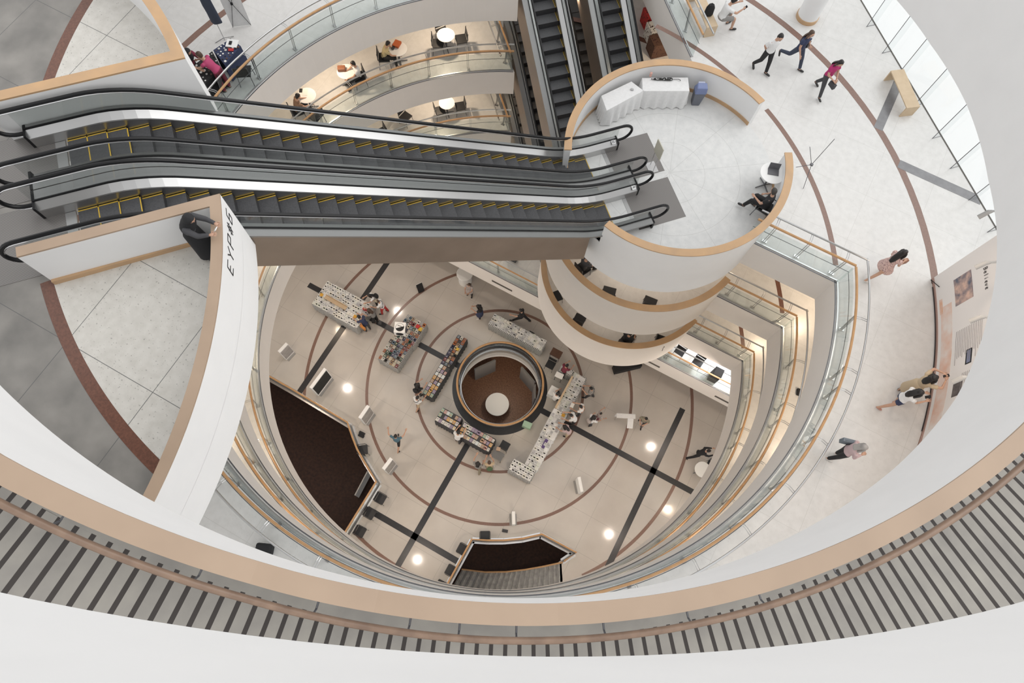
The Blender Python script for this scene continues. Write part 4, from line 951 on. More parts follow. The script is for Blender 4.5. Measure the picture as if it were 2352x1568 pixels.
def round_table(c, z, lab, r=.36, grp=None, m=None, h=.73):
    t = thing('round_table', (c.x, c.y, z), 0, lab, 'table', grp)
    MB().lathe([(r - .01, h - .025), (r, h - .02), (r, h - .005), (r - .01, h)], n=40).build('tabletop', m or cWHITEP, t)
    MB().tube([(0, 0, .04), (0, 0, h - .02)], .028, 10).build('column', M['dsteel'], t)
    for k_ in range(4):
        a = pi / 4 + k_ * pi / 2; MB().tube([(0, 0, .07), (.30 * cos(a), .30 * sin(a), .03)], [.028, .016], 6).build('foot', M['dsteel'], t)
    return t
TG = 'round white cafe tables'
for px, z, lab in (((795, 164), ZC, 'round white cafe table with a laptop, middle gallery'), ((914, 112), ZC, 'round white cafe table with an orange book, middle gallery'), ((704, 219), ZC, 'leftmost round white cafe table with papers'), ((1024, 80), ZC, 'empty round white cafe table between three black chairs'), ((1026, 236), ZB, 'round white cafe table on the lowest gallery')):
    c = at(px[0], px[1], z + .73); c.z = z; round_table(c, z, lab, grp=TG)
def slabobj(nm, px, z, d, rz, m, lab, cat, grp=None, bev=.004):
    p = at(px[0], px[1], z); o = MB().box((0, 0, d[2] / 2), d).build(nm, m, bev=bev); o.location = (p.x, p.y, z); o.rotation_euler = (0, 0, rz); return tag(o, lab, cat, grp)
slabobj('handbag', (785, 160), ZC + .732, (.30, .22, .14), .6, cLEATHER, 'dark brown bag on the cafe table with the laptop', 'bag', bev=.03)
slabobj('notebook_stack', (912, 103), ZC + .732, (.26, .30, .10), .1, C_('rust_cover', (.42, .10, .03)), 'orange-brown book on a cafe table', 'book')
slabobj('magazine', (905, 108), ZC + .732, (.10, .30, .05), .1, cDG, 'dark folder beside the orange book', 'folder')
slabobj('paper_sheet', (700, 212), ZC + .732, (.22, .30, .004), .5, cPAPER, 'sheets of paper on the leftmost cafe table', 'paper')
slabobj('tablet', (691, 208), ZC + .732, (.12, .18, .01), .5, cBLACK, 'small black tablet on the leftmost cafe table', 'tablet')
def laptop(p, rz, lab, m=None):
    t = thing('laptop', p, rz, lab, 'laptop'); m = m or C_('laptop_grey', (.10, .10, .11), .4)
    MB().box((0, 0, .008), (.33, .23, .016)).build('keyboard', m, t); MB().box((0, 0, 0), (.33, .01, .22), mtx=Matrix.Translation((0, .14, .11)) @ Matrix.Rotation(R_(-18), 4, 'X')).build('screen', m, t); return t
lp = at(812, 146, ZC + .735); laptop((lp.x - .12, lp.y - .05, ZC + .732), 1.2, 'grey laptop open on a cafe table') if False else None
# landing balcony chairs (middle and lowest)
for px, fp, z, lab in (((1394, 683), (1402, 650), ZC, 'black chair behind the parapet of the middle landing, left'), ((1486, 706), (1500, 670), ZC, 'black chair with a grey cushion behind the middle landing parapet'),
                       ((1328, 742), (1345, 710), ZB, 'black chair behind the parapet of the lowest landing, left'), ((1512, 790), (1540, 800), ZB, 'black chair with a coat behind the lowest landing parapet'), ((1275, 690), (1300, 680), ZB, 'black chair at the far left of the lowest landing')):
    cafe_chair(px, fp, z, lab, 'black landing chairs')
r, p, d = seat_person((1432, 792), (1450, 770), ZB, 'person in black sitting behind the lowest landing parapet', h=1.66, top=cBLACK, bottom=cBLACK, arms=AH, head=(30, 0)); chair_black((p.x, p.y, ZB), face_rz(d), 'black chair under the person on the lowest landing', 'black landing chairs')
r, p, d = seat_person((1335, 628), (1355, 615), ZC, 'person in dark clothes sitting behind the middle landing parapet under the escalator', h=1.66, top=cDG, bottom=cBLACK, arms=AR, head=(30, 0)); chair_black((p.x, p.y, ZC), face_rz(d), 'black chair under the person on the middle landing', 'black landing chairs')
for px, lab in (((1557, 812), 'black chair on the mezzanine nearest the drum'), ((1598, 836), 'second black chair on the mezzanine')):
    cafe_chair(px, (px[0] - 20, px[1] + 30), ZA, lab, 'mezzanine chairs')
slabobj('waste_bin', (1636, 868), ZA, (.42, .42, 1.0), 0, cBLACK, 'tall black box standing on the mezzanine', 'bin', bev=.02)
# ground floor chairs along the railings of the openings
for px, fp, lab in (((838, 1036), (870, 1032), 'black armchair beside the two small black boxes'), ((878, 1147), (905, 1162), 'upper black armchair of three along the straight opening rail'), ((854, 1181), (881, 1196), 'middle black armchair of three along the straight opening rail'), ((832, 1222), (858, 1236), 'lower black armchair of three along the straight opening rail'),
                    ((1114, 1231), (1114, 1200), 'black armchair above the stair opening'), ((1062, 1261), (1035, 1246), 'black armchair left of the stair opening, top of three'), ((1036, 1310), (1010, 1295), 'black armchair left of the stair opening, middle of three'), ((1013, 1345), (985, 1330), 'black armchair left of the stair opening, lowest of three')):
    chair_black(at(px[0], px[1], 0), face_rz(pdir(px, fp, 0)), lab, 'black armchairs by the openings', arms=True)
for k_, px in enumerate(((832, 995), (830, 1001))):
    slabobj('black_box', px, 0, (.30, .13, .12), .05, cBLACK, 'small black box on the floor by the angled opening, %s of two' % ('upper', 'lower')[k_], 'box')
# ================================================================== GROUND FLOOR: openings
# angled opening on the left: pale curb, glass rail with wooden top
def rail_poly(name, pts, lab, z=0, h=1.0, wood=M['wood']):
    o = Vector((pts[0][0], pts[0][1], z)); t = thing(name, o, 0, lab, 'railing'); V = [Vector((p[0], p[1], z)) - o for p in pts]
    g1 = MB(); g2 = MB(); g3 = MB(); g4 = MB()
    for a, b in zip(V, V[1:]):
        g1.bar(a + ZZ * .5, b + ZZ * .5, .012, .86); g2.bar(a + ZZ * .05, b + ZZ * .05, .05, .10)
        n_ = (b - a).cross(ZZ).normalized(); g4.bar(a + ZZ * .012 + n_ * .10, b + ZZ * .012 + n_ * .10, .09, .03); g4.bar(a + ZZ * .012 - n_ * .10, b + ZZ * .012 - n_ * .10, .09, .03)
    g3.tube([v + ZZ * h for v in V], .045, 8)
    g1.build('glass_panel', M['rglass'], t); g2.build('glass_channel', M['dsteel'], t); g3.build('wood_handrail', wood, t, True); g4.build('steel_trim', M['alum'], t); return t
W1e = [(-12.5, -5.42), (-9.12, -5.42), (-5.66, -5.50), (-5.42, -5.70), (-4.98, -6.05), (-4.5, -6.40), (-4.0, -6.68), (-3.4, -6.99), (-2.85, -7.27), (-2.87, -11.5)]
rail_poly('opening_railing', W1e, 'wood-topped glass rail along the angled dark opening on the left')
W2e = [(2.55, -11), (2.55, -7.38), (3.25, -7.05), (3.92, -6.68), (4.66, -6.18), (5.36, -5.57), (7.2, -5.52), (6.85, -6.15)]
rail_poly('opening_railing', W2e, 'wood-topped glass rail round the stair opening at the bottom centre')
# stair going down, wide wedge-shaped grey steps
st = thing('staircase', (7.5, -7.5, 0), 0, 'wide curved grey stone staircase descending into the bottom opening', 'staircase')
so = st.location; nst = 20
pin = [(6.85, -6.2), (6.2, -6.75), (5.5, -7.3), (4.7, -7.85), (3.8, -8.35), (2.68, -8.8)]
pout = [(8.3, -8.6), (7.4, -9.4), (6.4, -10.1), (5.2, -10.7), (4.0, -11.1), (2.68, -11.4)]
def along(L, t):
    k_ = min(int(t * (len(L) - 1)), len(L) - 2); f_ = t * (len(L) - 1) - k_; return Vector((L[k_][0] * (1 - f_) + L[k_ + 1][0] * f_, L[k_][1] * (1 - f_) + L[k_ + 1][1] * f_, 0))
M['stair'] = mat('grey_stair_stone', (.36, .36, .35), .55, c2=(.20, .20, .20), nscale=5)
M['stairnose'] = mat('stair_nosing', (.06, .06, .06), .6)
for i in range(nst):
    a, b = i / nst, (i + 1) / nst; z_ = -.16 * i - .0
    q = [along(pin, a), along(pout, a), along(pout, b), along(pin, b)]
    mb = MB(); vs = [v - Vector((so.x, so.y, 0)) + ZZ * zz for zz in (z_ - .16, z_) for v in q]
    mb.add(vs, [(0, 1, 2, 3), (7, 6, 5, 4), (0, 4, 5, 1), (1, 5, 6, 2), (2, 6, 7, 3), (3, 7, 4, 0)], 0)
    n0 = q[2] + (q[1] - q[2]) * .10; n1 = q[3] + (q[0] - q[3]) * .10; n2 = q[2] + (q[1] - q[2]) * .18; n3 = q[3] + (q[0] - q[3]) * .18
    mb.add([v - Vector((so.x, so.y, 0)) + ZZ * (z_ + .003) for v in (n0, n1, n3, n2)], [(0, 1, 2, 3)], 1)
    mb.build('step', [M['stair'], M['stairnose']], st)
hr = MB(); hr.tube([along(pin, t / 20) - Vector((so.x, so.y, 0)) + ZZ * (.55 - .16 * nst * t / 20) for t in range(21)], .04, 8); hr.build('wood_handrail', M['wood'], st, True)
# things seen down the openings
p = at(1142, 928, -4.3 + .72); t = thing('round_table', (p.x, p.y, -4.3), 0, 'white round plinth table at the bottom of the well', 'table')
MB().lathe([(.66, .68), (.68, .69), (.68, .72), (.66, .73)], n=64).build('tabletop', cWHITEP, t); MB().lathe([(.2, 0), (.2, .68)], n=32).build('column', cWHITEP, t)
M['part'] = mat('grey_partition', (.20, .19, .185), .7)
zb_ = -4.3
def wallseg(px0, px1, zt, lab, th=.1, m=None):
    a = at(*px0, zt); b = at(*px1, zt); a.z = b.z = 0; mid_ = (a + b) / 2; d = b - a
    o = MB().box((0, 0, (zt - zb_) / 2), (d.length, th, zt - zb_)).build('partition_panel', [m or M['part']]); o.location = (mid_.x, mid_.y, zb_); o.rotation_euler = (0, 0, atan2(d.y, d.x))
    return tag(o, lab, 'partition')
wallseg((1090, 848), (1138, 826), -2.2, 'grey display panel at the left side inside the well')
wallseg((1198, 842), (1229, 878), -2.2, 'grey display panel at the upper right inside the well')
wallseg((1229, 882), (1229, 915), -2.2, 'grey display panel at the right edge inside the well')
tx = thing('leaning_board', at(852, 1100, zb_ + .0), 0, 'pale printed board with red marks leaning in the angled opening', 'board')
a0 = at(844, 1082, -3.2); a1 = at(815, 1137, -3.2)
d_ = a1 - a0; MB().box((0, 0, .55), (d_.length, .06, 1.1), rz=0).build('panel', cPAPER, tx); tx.location = ((a0.x + a1.x) / 2, (a0.y + a1.y) / 2, zb_); tx.rotation_euler = (0, 0, atan2(d_.y, d_.x))
# ================================================================== EXHIBIT BOARDS
def board(px0, px1, ht, th, lab, m=None, face=None, fside=-1):
    a = at(*px0, ht); b = at(*px1, ht); d = b - a; mid_ = (a + b) / 2
    t = thing('exhibit_board', (mid_.x, mid_.y, 0), atan2(d.y, d.x), lab, 'board')
    MB().box((0, 0, ht / 2 + .02), (d.length, th, ht - .04)).build('panel', m or cWHITEP, t, bev=.006)
    MB().box((0, 0, .02), (d.length * .9, th * 2.4, .04)).build('base', C_('grey_base', (.3, .29, .28)), t)
    if face: MB().box((0, fside * (th / 2 + .004), ht * .55), (d.length * .92, .006, ht * .8)).build('printed_face', face, t)
    return t
board((640, 808), (659, 788), 1.3, .16, 'white info board with a pale printed face by the left edge of the ground floor', face=C_('pale_print', (.42, .40, .39), .6, noise=.3, nscale=5))
board((713, 891), (747, 846), 1.5, .16, 'white board with a black lettered face above the angled opening', face=floral('black_print', (.02, .02, .02), (.025, .03, .028), 30))
board((826, 960), (846, 931), 1.5, .17, 'white narrow board near the bend of the angled opening', face=C_('grey_print', (.40, .38, .36), .6, noise=.4, nscale=6))
board((880, 1077), (899, 1052), 1.5, .17, 'white narrow board below the teal-shirted visitor', face=C_('grey_print', (.4, .4, .4)))
board((1179.5, 1174), (1180.5, 1204), 1.0, .15, 'white narrow board above the stair opening')
board((1330, 1095), (1337, 1129), 1.0, .15, 'white narrow board at the lower right of the ring')
sg = thing('a_frame_sign', at(965, 664, 0), 1.0, 'small black A-frame sign on the brown ring', 'sign')
for s_ in (-1, 1): MB().box((0, 0, 0), (.35, .02, .75), mtx=Matrix.Translation((0, s_ * .1, .37)) @ Matrix.Rotation(R_(s_ * 14), 4, 'X')).build('board', cBLACK if s_ < 0 else cPAPER, sg)
bn = thing('folded_banner', at(1430, 965, 0), .45, 'white cloth banner folded over a low stand on the ground floor', 'banner')
MB().box((0, 0, .95), (.95, .22, .03)).box((0, .13, .6), (.95, .02, .7)).build('cloth', cWHITE, bn); MB().box((0, 0, 0), (.30, .55, .02), mtx=Matrix.Translation((.25, -.3, .75)) @ Matrix.Rotation(R_(30), 4, 'X')).build('fold', cWHITE, bn)
MB().tube([(-.4, 0, 0), (-.4, 0, .95)], .02, 6).tube([(.4, 0, 0), (.4, 0, .95)], .02, 6).build('stand', M['steel'], bn)
dl = thing('round_counter', (-4.65, 4.42, 0), 0, 'round white counter half hidden under the mezzanine edge', 'table'); MB().lathe([(.42, .94), (.44, .96), (.44, .99), (.42, 1.0)], n=40).build('tabletop', cWHITEP, dl); MB().lathe([(.36, 0), (.36, .94)], n=40).build('base', cWHITEP, dl)
cb = slabobj('floor_socket', (1160, 1219), 0, (.28, .14, .08), .3, cDG, 'small dark object lying on the floor right of the narrow board', 'box')
p = at(1462, 845, 0); o = MB().box((0, 0, .24), (1.5, .40, .48)).build('black_bench', cBLACK, bev=.02); o.location = (5.35, 4.25, 0); o.rotation_euler = (0, 0, .75); tag(o, 'long black bench below the white drum', 'bench')

# ================================================================== BOOK TABLES
GB = 'books spread on the market tables'
PAL = {
 'white': [C_('bk%d' % i, c, .6) for i, c in enumerate([(.70, .70, .68), (.62, .62, .62), (.55, .56, .56), (.66, .64, .58), (.45, .45, .46), (.60, .62, .56)])],
 'dark': [C_('bd%d' % i, c, .6) for i, c in enumerate([(.03, .025, .02), (.02, .05, .035), (.14, .02, .02), (.30, .20, .11), (.45, .40, .32), (.12, .07, .05), (.03, .03, .07), (.32, .10, .03), (.50, .42, .28), (.55, .52, .48), (.10, .14, .18)])],
 'pastel': [C_('bp%d' % i, c, .6) for i, c in enumerate([(.66, .64, .60), (.60, .60, .58), (.50, .30, .27), (.30, .42, .36), (.28, .22, .32), (.62, .60, .50), (.45, .30, .20), (.55, .60, .62), (.60, .35, .12)])]}
ART = C_('cover_print', (.30, .30, .31), .7)
BOOKM = {}
def book_proto(pal, i, big):
    key = (pal, i, big)
    if key not in BOOKM:
        w_, h_ = {0: (.125, .175), 1: (.142, .19), 2: (.15, .20)}[big]
        mb = MB(); mb.box((0, 0, .014), (w_, h_, .028), 0); mb.box((.004, 0, .014), (w_ - .002, h_ - .008, .020), 1)
        mb.box((0, h_ * .16, .0285), (w_ * .6, h_ * .26, .002), 2); mb.box((0, -h_ * .22, .0285), (w_ * .7, h_ * .05, .002), 2)
        o = mb.build('book', [PAL[pal][i], cPAPER, ART if i % 2 == 0 else PAL[pal][(i + 3) % len(PAL[pal])]]); BOOKM[key] = o.data; bpy.data.objects.remove(o)
    return BOOKM[key]
nbook = 0
ORD = ['zeroth', 'first', 'second', 'third', 'fourth', 'fifth', 'sixth', 'seventh', 'eighth', 'ninth', 'tenth', 'eleventh', 'twelfth', 'thirteenth', 'fourteenth', 'fifteenth', 'sixteenth']
CN = {'white': ['white', 'pale grey', 'grey-white', 'ivory', 'mid-grey', 'greenish white'], 'dark': ['dark brown', 'dark green', 'maroon', 'tan', 'stone', 'brown', 'navy', 'rust', 'sand', 'pale stone', 'petrol'], 'pastel': ['cream', 'pale grey', 'salmon', 'mint', 'violet-grey', 'ivory', 'light brown', 'pale blue', 'orange']}
def book_table(x0, y0, x1, y1, lab, pal, cloth, cell=(.152, .202), fill=.95, z=.76, skirt=True, where='', cap=70, short=''):
    global nbook; short = where
    cx, cy = (x0 + x1) / 2, (y0 + y1) / 2; t = thing('book_table', (cx, cy, 0), 0, lab, 'table', None)
    w_, h_ = x1 - x0, y1 - y0
    MB().box((0, 0, z - .015), (w_ - .03, h_ - .03, .03)).build('tabletop', cWOODD, t)
    for a in (-1, 1):
        for b in (-1, 1): MB().box((a * (w_ / 2 - .08), b * (h_ / 2 - .08), z / 2 - .02), (.04, .04, z - .04)).build('leg', M['dsteel'], t)
    # draped cloth with wavy hem
    mb = MB(); N = 80; ring = []
    for i in range(N):
        u = i / N * 2 * (w_ + h_)
        if u < w_: q = (-w_ / 2 + u, -h_ / 2); nn_ = (0, -1)
        elif u < w_ + h_: q = (w_ / 2, -h_ / 2 + u - w_); nn_ = (1, 0)
        elif u < 2 * w_ + h_: q = (w_ / 2 - (u - w_ - h_), h_ / 2); nn_ = (0, 1)
        else: q = (-w_ / 2, h_ / 2 - (u - 2 * w_ - h_)); nn_ = (-1, 0)
        ring.append((q, nn_))
    vs = [(q[0], q[1], z + .006) for q, n_ in ring] + [(q[0] + n_[0] * .02, q[1] + n_[1] * .02, z - .05) for q, n_ in ring] + [(q[0] + n_[0] * (.04 + .022 * sin(i * 1.9)), q[1] + n_[1] * (.04 + .022 * sin(i * 1.9)), .03) for i, (q, n_) in enumerate(ring)]
    fs = [tuple(range(N))] + [(i, i + N, (i + 1) % N + N, (i + 1) % N) for i in range(N)] + [(i + N, i + 2 * N, (i + 1) % N + 2 * N, (i + 1) % N + N) for i in range(N)]
    mb.add(vs, fs); c = mb.build('tablecloth', cloth, t)
    if pal == 'white': MB().box((0, 0, z + .007), (w_ - .10, h_ - .10, .004)).build('table_runner', cWHITE, t)
    nx = max(1, int(w_ / cell[0])); ny = max(1, int(h_ / cell[1])); k_ = 0; places = []
    for i in range(nx):
        for j in range(ny): places.append((x0 + (i + .5) * w_ / nx, y0 + (j + .5) * h_ / ny))
    random.shuffle(places); rest = MB(); mats_ = PAL[pal]
    for (bx, by) in places:
        if random.random() > fill: continue
        col_ = round((bx - x0) * nx / w_ + .5); row_ = round((by - y0) * ny / h_ + .5); big = random.choice((0, 1, 1, 2)) if cell[0] > .18 else random.choice((0, 1, 2, 2, 2)); pi_ = random.randrange(len(mats_)); r_ = random.choice((0, 0, pi)) + random.uniform(-.05, .05)
        if k_ < cap and nbook < 300:
            o = bpy.data.objects.new('book', book_proto(pal, pi_, big)); COL.objects.link(o); o.location = (bx, by, z + .0095); o.rotation_euler = (0, 0, r_)
            sc = random.uniform(.92, 1.03); o.scale = (sc, sc, random.choice((.8, 1, 1.4, 1.8)))
            tag(o, '%s book, %s column from left, %s row from front, %s' % (CN[pal][pi_], ORD[col_], ORD[row_], short), 'book', 'books on the ' + where); nbook += 1; k_ += 1
        else:
            s_ = (.125, .142, .15)[big]; rest.box((bx, by, z + .0095 + .014), (s_, s_ * 1.35, .028), pi_, rz=r_); rest.box((bx, by, z + .0365), (s_ * .6, s_ * .4, .002), len(mats_), rz=r_)
    if rest.v: tag(rest.build('book_spread', mats_ + [ART]), 'further books and leaflets covering the ' + where, 'books', kind='stuff')
    return t
book_table(-10.88, -1.02, -9.45, .5, 'left half of the big book table at the upper left of the ground floor', 'white', cCHECK, where='big table left half', cap=22)
book_table(-9.44, -1.06, -8.02, .5, 'right half of the big book table, nearer the visitors', 'white', cCHECK, where='big table right half', cap=22)
book_table(-6.2, -1.88, -5.05, -.45, 'dark-covered book table below the black disc sign', 'dark', cCHECK, where='dark table below disc sign', cap=40)
book_table(-6.16, -.44, -4.98, .96, 'book table beyond the black disc sign with red and yellow books', 'dark', cCHECK, where='table beyond disc sign', cap=25)
book_table(-3.22, -2.35, -2.66, -.55, 'narrow book table left of the well, lower half', 'pastel', cDG, where='narrow table lower half', cap=22)
book_table(-3.24, -.54, -2.70, 1.28, 'narrow book table left of the well, upper half', 'dark', cDG, where='narrow table upper half', cap=22)
book_table(-2.15, 2.6, -.58, 3.27, 'white-covered book table above the well, left half', 'white', cCHECK, where='table above well, left', cap=20)
book_table(-.57, 2.6, 1.0, 3.27, 'white-covered book table above the well, right half', 'white', cCHECK, where='table above well, right', cap=20)
book_table(-1.95, -3.28, -.82, -2.5, 'pastel book table below the well, left part', 'pastel', cDG, where='left table below well', cap=25)
book_table(-.60, -3.38, 1.2, -2.62, 'pastel book table below the well, right part', 'pastel', cDG, where='right table below well', cap=25)
book_table(2.30, 2.16, 3.0, 2.5, 'short cross table at the top of the long book row', 'white', cCHECK, where='short cross table', cap=6)
book_table(3.05, .25, 3.78, 2.46, 'long book row right of the well, upper table', 'white', cCHECK, where='long row upper table', cap=24)
book_table(3.03, -1.3, 3.76, .24, 'long book row right of the well, middle table', 'white', cWHITE, where='long row middle table', cap=16)
book_table(3.06, -3.0, 3.74, -1.32, 'long book row right of the well, lower table', 'white', cWHITE, where='long row lower table', cap=16)
book_table(2.46, -3.64, 3.68, -3.02, 'end table at the foot of the long book row', 'white', cCHECK, where='long row end table', cap=13)
def flat(nm, x, y, z, d, rz, m, lab, cat): o = MB().box((0, 0, d[2] / 2), d).build(nm, m, bev=.004); o.location = (x, y, z); o.rotation_euler = (0, 0, rz); return tag(o, lab, cat)
for i, (x, y, m_, c) in enumerate(((-10.7, -.35, C_('amber', (.62, .33, .04)), 'orange square sign at the left end of the big book table'), (-8.48, -.52, C_('amber', (.62, .33, .04)), 'orange square sign at the right end of the big book table'), (3.6, .12, C_('amber', (.62, .33, .04)), 'orange square sign on the long book row'))):
    flat('price_sign', x, y, .80, (.17, .17, .03), .1, m_, c, 'sign')
flat('red_book', -5.3, .62, .80, (.22, .2, .04), 0, cRED, 'red book on the table beyond the disc sign', 'book'); flat('yellow_book', -5.12, .55, .80, (.2, .2, .04), .1, C_('yellow_cover', (.65, .42, .06)), 'yellow book next to the red one beyond the disc sign', 'book')
flat('yellow_book', -2.86, .55, .80, (.14, .14, .04), 0, C_('yellow_cover', (.65, .42, .06)), 'yellow book on the narrow table left of the well', 'book')
flat('purple_cloth', 3.45, -1.62, .795, (.16, .5, .02), 0, C_('purple', (.10, .06, .18)), 'purple folded cloth on the long book row', 'cloth')
# wooden trough shelf on the big table
tr = thing('wooden_trough', (-9.8, -.36, .79), -.02, 'long wooden display trough lying on the big book table', 'display')
MB().box((0, 0, .03), (1.35, .22, .02)).build('base', cPLY, tr)
for s_ in (-1, 1): MB().box((0, s_ * .11, .09), (1.35, .015, .14)).build('side', cPLY, tr)
flat('wooden_divider', 3.08, 1.2, .79, (.10, 1.9, .16), 0, cPLY, 'pale wooden ledge along the inner side of the long book row', 'shelf')
# cube sign on a pole over the dark table
cs = thing('cube_sign', (-5.62, -.30, 0), R_(-3), 'white cube sign with a big black and white disc above the book table', 'sign')
cs.rotation_euler = (0, 0, R_(25))
MB().box((0, 0, 2.2), (.56, .56, .5)).build('box', cWHITEP, cs, bev=.01); MB().tube([(0, 0, 0), (0, 0, 1.96)], .03, 8).build('pole', M['dsteel'], cs)
dsc = MB(); dsc.lathe([(.215, 2.452), (.215, 2.456)], n=48); dsc.build('disc_outline', cBLACK, cs)
h_ = MB(); th0 = R_(20); h_.add([(0.2 * cos(th0 + pi * i / 24), .2 * sin(th0 + pi * i / 24), 2.459) for i in range(25)], [tuple(range(25))]); h_.build('white_half_disc', cWHITEP, cs)
for s_, ax in ((1, (0, -.283)), (1, (.283, 0)), (1, (-.283, 0))):
    q = MB(); q.lathe([(.19, 0), (.19, .004)], n=40, mtx=Matrix.Translation((ax[0], ax[1], 2.2)) @ (Matrix.Rotation(R_(90), 4, 'X') if ax[1] else Matrix.Rotation(R_(90), 4, 'Y'))); q.build('side_disc', cBLACK, cs)
# letters on the disc (short word, unreadable in the photograph)
lt = MB()
for i in range(4): lt.box((-.09 + .05 * i, .085 - .012 * i, 2.461), (.03, .055, .003), rz=.35)
lt.build('lettering', cBLACK, cs)
# small tables and chairs between the stalls
def side_table(x, y, z, w_, h_, rz, m, lab, legm=None):
    t = thing('side_table', (x, y, z), rz, lab, 'table'); MB().box((0, 0, .71), (w_, h_, .03)).build('tabletop', m, t, bev=.004)
    for a in (-1, 1):
        for b in (-1, 1): MB().box((a * (w_ / 2 - .04), b * (h_ / 2 - .04), .35), (.03, .03, .69)).build('leg', legm or M['dsteel'], t)
    return t
side_table(1.75, 2.92, 0, .58, .44, 0, cWOODD, 'dark walnut side table at the upper right of the well')
chair_black((1.76, 2.3, 0), pi, 'black-seated wooden chair in front of the walnut side table')
side_table(1.67, -3.25, 0, .56, .42, 0, C_('grey_top', (.16, .16, .16)), 'dark grey trolley table beside the pastel book table')
chair_black((1.72, -2.62, 0), 0, 'black chair pushed up to the dark grey trolley table')
side_table(2.45, 1.92, 0, .42, .3, .05, cWHITEP, 'small white folding table beside the long book row')
flat('cardboard_box', 2.85, 1.75, .8, (.22, .2, .16), .1, C_('cardboard', (.48, .28, .14)), 'brown cardboard box at the edge of the long book row', 'box') if False else None
flat('cash_box', 2.55, 1.05, 0, (.42, .5, .62), .0, cWHITEP, 'white open crate standing inside the long book row', 'crate')
flat('bag', 1.55, -2.98, .725, (.2, .18, .12), .3, C_('cardboard', (.42, .30, .22)), 'brown paper parcel on the dark grey trolley table', 'parcel')
flat('green_crate', 2.2, .0 - 1.1, 0, (.45, .3, .4), .1, C_('mint', (.35, .5, .38)), 'mint green and white stool beside the well', 'stool')
# round table with chair on the right
c = at(1614, 1078, .73); rt = round_table(c, 0, 'round white table near the right ring wall of the ground floor', r=.40)
chair_black(at(1627, 1072, 0), face_rz(pdir((1627, 1072), (1618, 1088), 0)), 'black chair behind the round white table on the ground floor')

# ================================================================== ROUND LANDING furniture
def cloth_table(p4, z, h, lab, rzfix=None):
    V = [at(px, py, z + h) for px, py in p4]; c = sum(V, Vector()) / 4; t = thing('cloth_table', (c.x, c.y, z), 0, lab, 'table')
    L = [Vector((v.x - c.x, v.y - c.y, 0)) for v in V]; N = 24; ring = []
    for i in range(4):
        a, b = L[i], L[(i + 1) % 4]; n_ = (b - a).cross(ZZ).normalized(); n_ = n_ if n_.dot((a + b) / 2) > 0 else -n_
        for k_ in range(N): ring.append((a + (b - a) * k_ / N, n_, i * N + k_))
    K = len(ring); vs = [tuple(q + ZZ * h) for q, n_, i in ring] + [tuple(q + n_ * .015 + ZZ * (h - .04)) for q, n_, i in ring]
    vs += [tuple(q + n_ * (.05 + .025 * sin(i * 1.3)) + ZZ * .35) for q, n_, i in ring] + [tuple(q + n_ * (.08 + .04 * sin(i * 1.3)) + ZZ * (.02 + .01 * sin(i))) for q, n_, i in ring]
    fs = [tuple(range(K))]
    for lv in range(3): fs += [(lv * K + i, (lv + 1) * K + i, (lv + 1) * K + (i + 1) % K, lv * K + (i + 1) % K) for i in range(K)]
    MB().add(vs, fs).build('tablecloth', cWHITE, t, True)
    for q in L: MB().box((q.x * .85, q.y * .85, h / 2 - .02), (.04, .04, h - .05)).build('leg', M['dsteel'], t)
    return t
z4 = lambda x, y: (x / 3.672 + 1280, y / 3.672 + 100)
cloth_table([z4(716, 290), z4(1102, 286), z4(1115, 400), z4(722, 400)], ZD, .76, 'white draped table with a black ornament against the landing wall')
cloth_table([z4(372, 440), z4(625, 320), z4(728, 397), z4(418, 565)], ZD, .76, 'white draped table at the left of the landing wall')
op = at(*z4(900, 305), ZD + .77); od = pdir(z4(800, 300), z4(1030, 302), ZD + .77)
um = thing('folded_umbrella', op, atan2(od[1], od[0]), 'black and white folded umbrella lying on the white draped table', 'umbrella')
mb = MB(); loft(mb, [(Vector((-.42, 0, .03)), .01, .01, YA), (Vector((-.3, 0, .03)), .035, .025, YA), (Vector((0, 0, .03)), .05, .03, YA), (Vector((.22, 0, .03)), .06, .03, YA), (Vector((.27, 0, .03)), .03, .02, YA)]); mb.build('canopy', floral('umbrella_dots', (.012, .012, .012), (.6, .6, .6), 18), um, True)
MB().tube([(.25, 0, .03), (.46, 0, .03), (.52, -.03, .03), (.51, -.07, .03)], .009, 6).build('handle', cBLACK, um)
slabobj('tissue_box', z4(785, 275), ZD + .765, (.08, .08, .16), .2, C_('salmon', (.6, .35, .3)), 'small salmon figurine at the corner of the draped table', 'figurine', bev=.02)
slabobj('paper_wad', z4(630, 390), ZD + .765, (.1, .08, .04), .4, C_('grey_wad', (.4, .4, .4)), 'small grey crumpled item on the left draped table', 'paper', bev=.02)
slabobj('white_box', z4(375, 430), ZD, (.34, .30, .80), .7, cWHITEP, 'white box standing at the end of the left draped table', 'box') if False else None
bp_ = at(*z4(1160, 500), ZD); bnn = thing('waste_bin', (bp_.x, bp_.y, ZD), .5, 'grey waste bin with a blue lid on the round landing', 'bin')
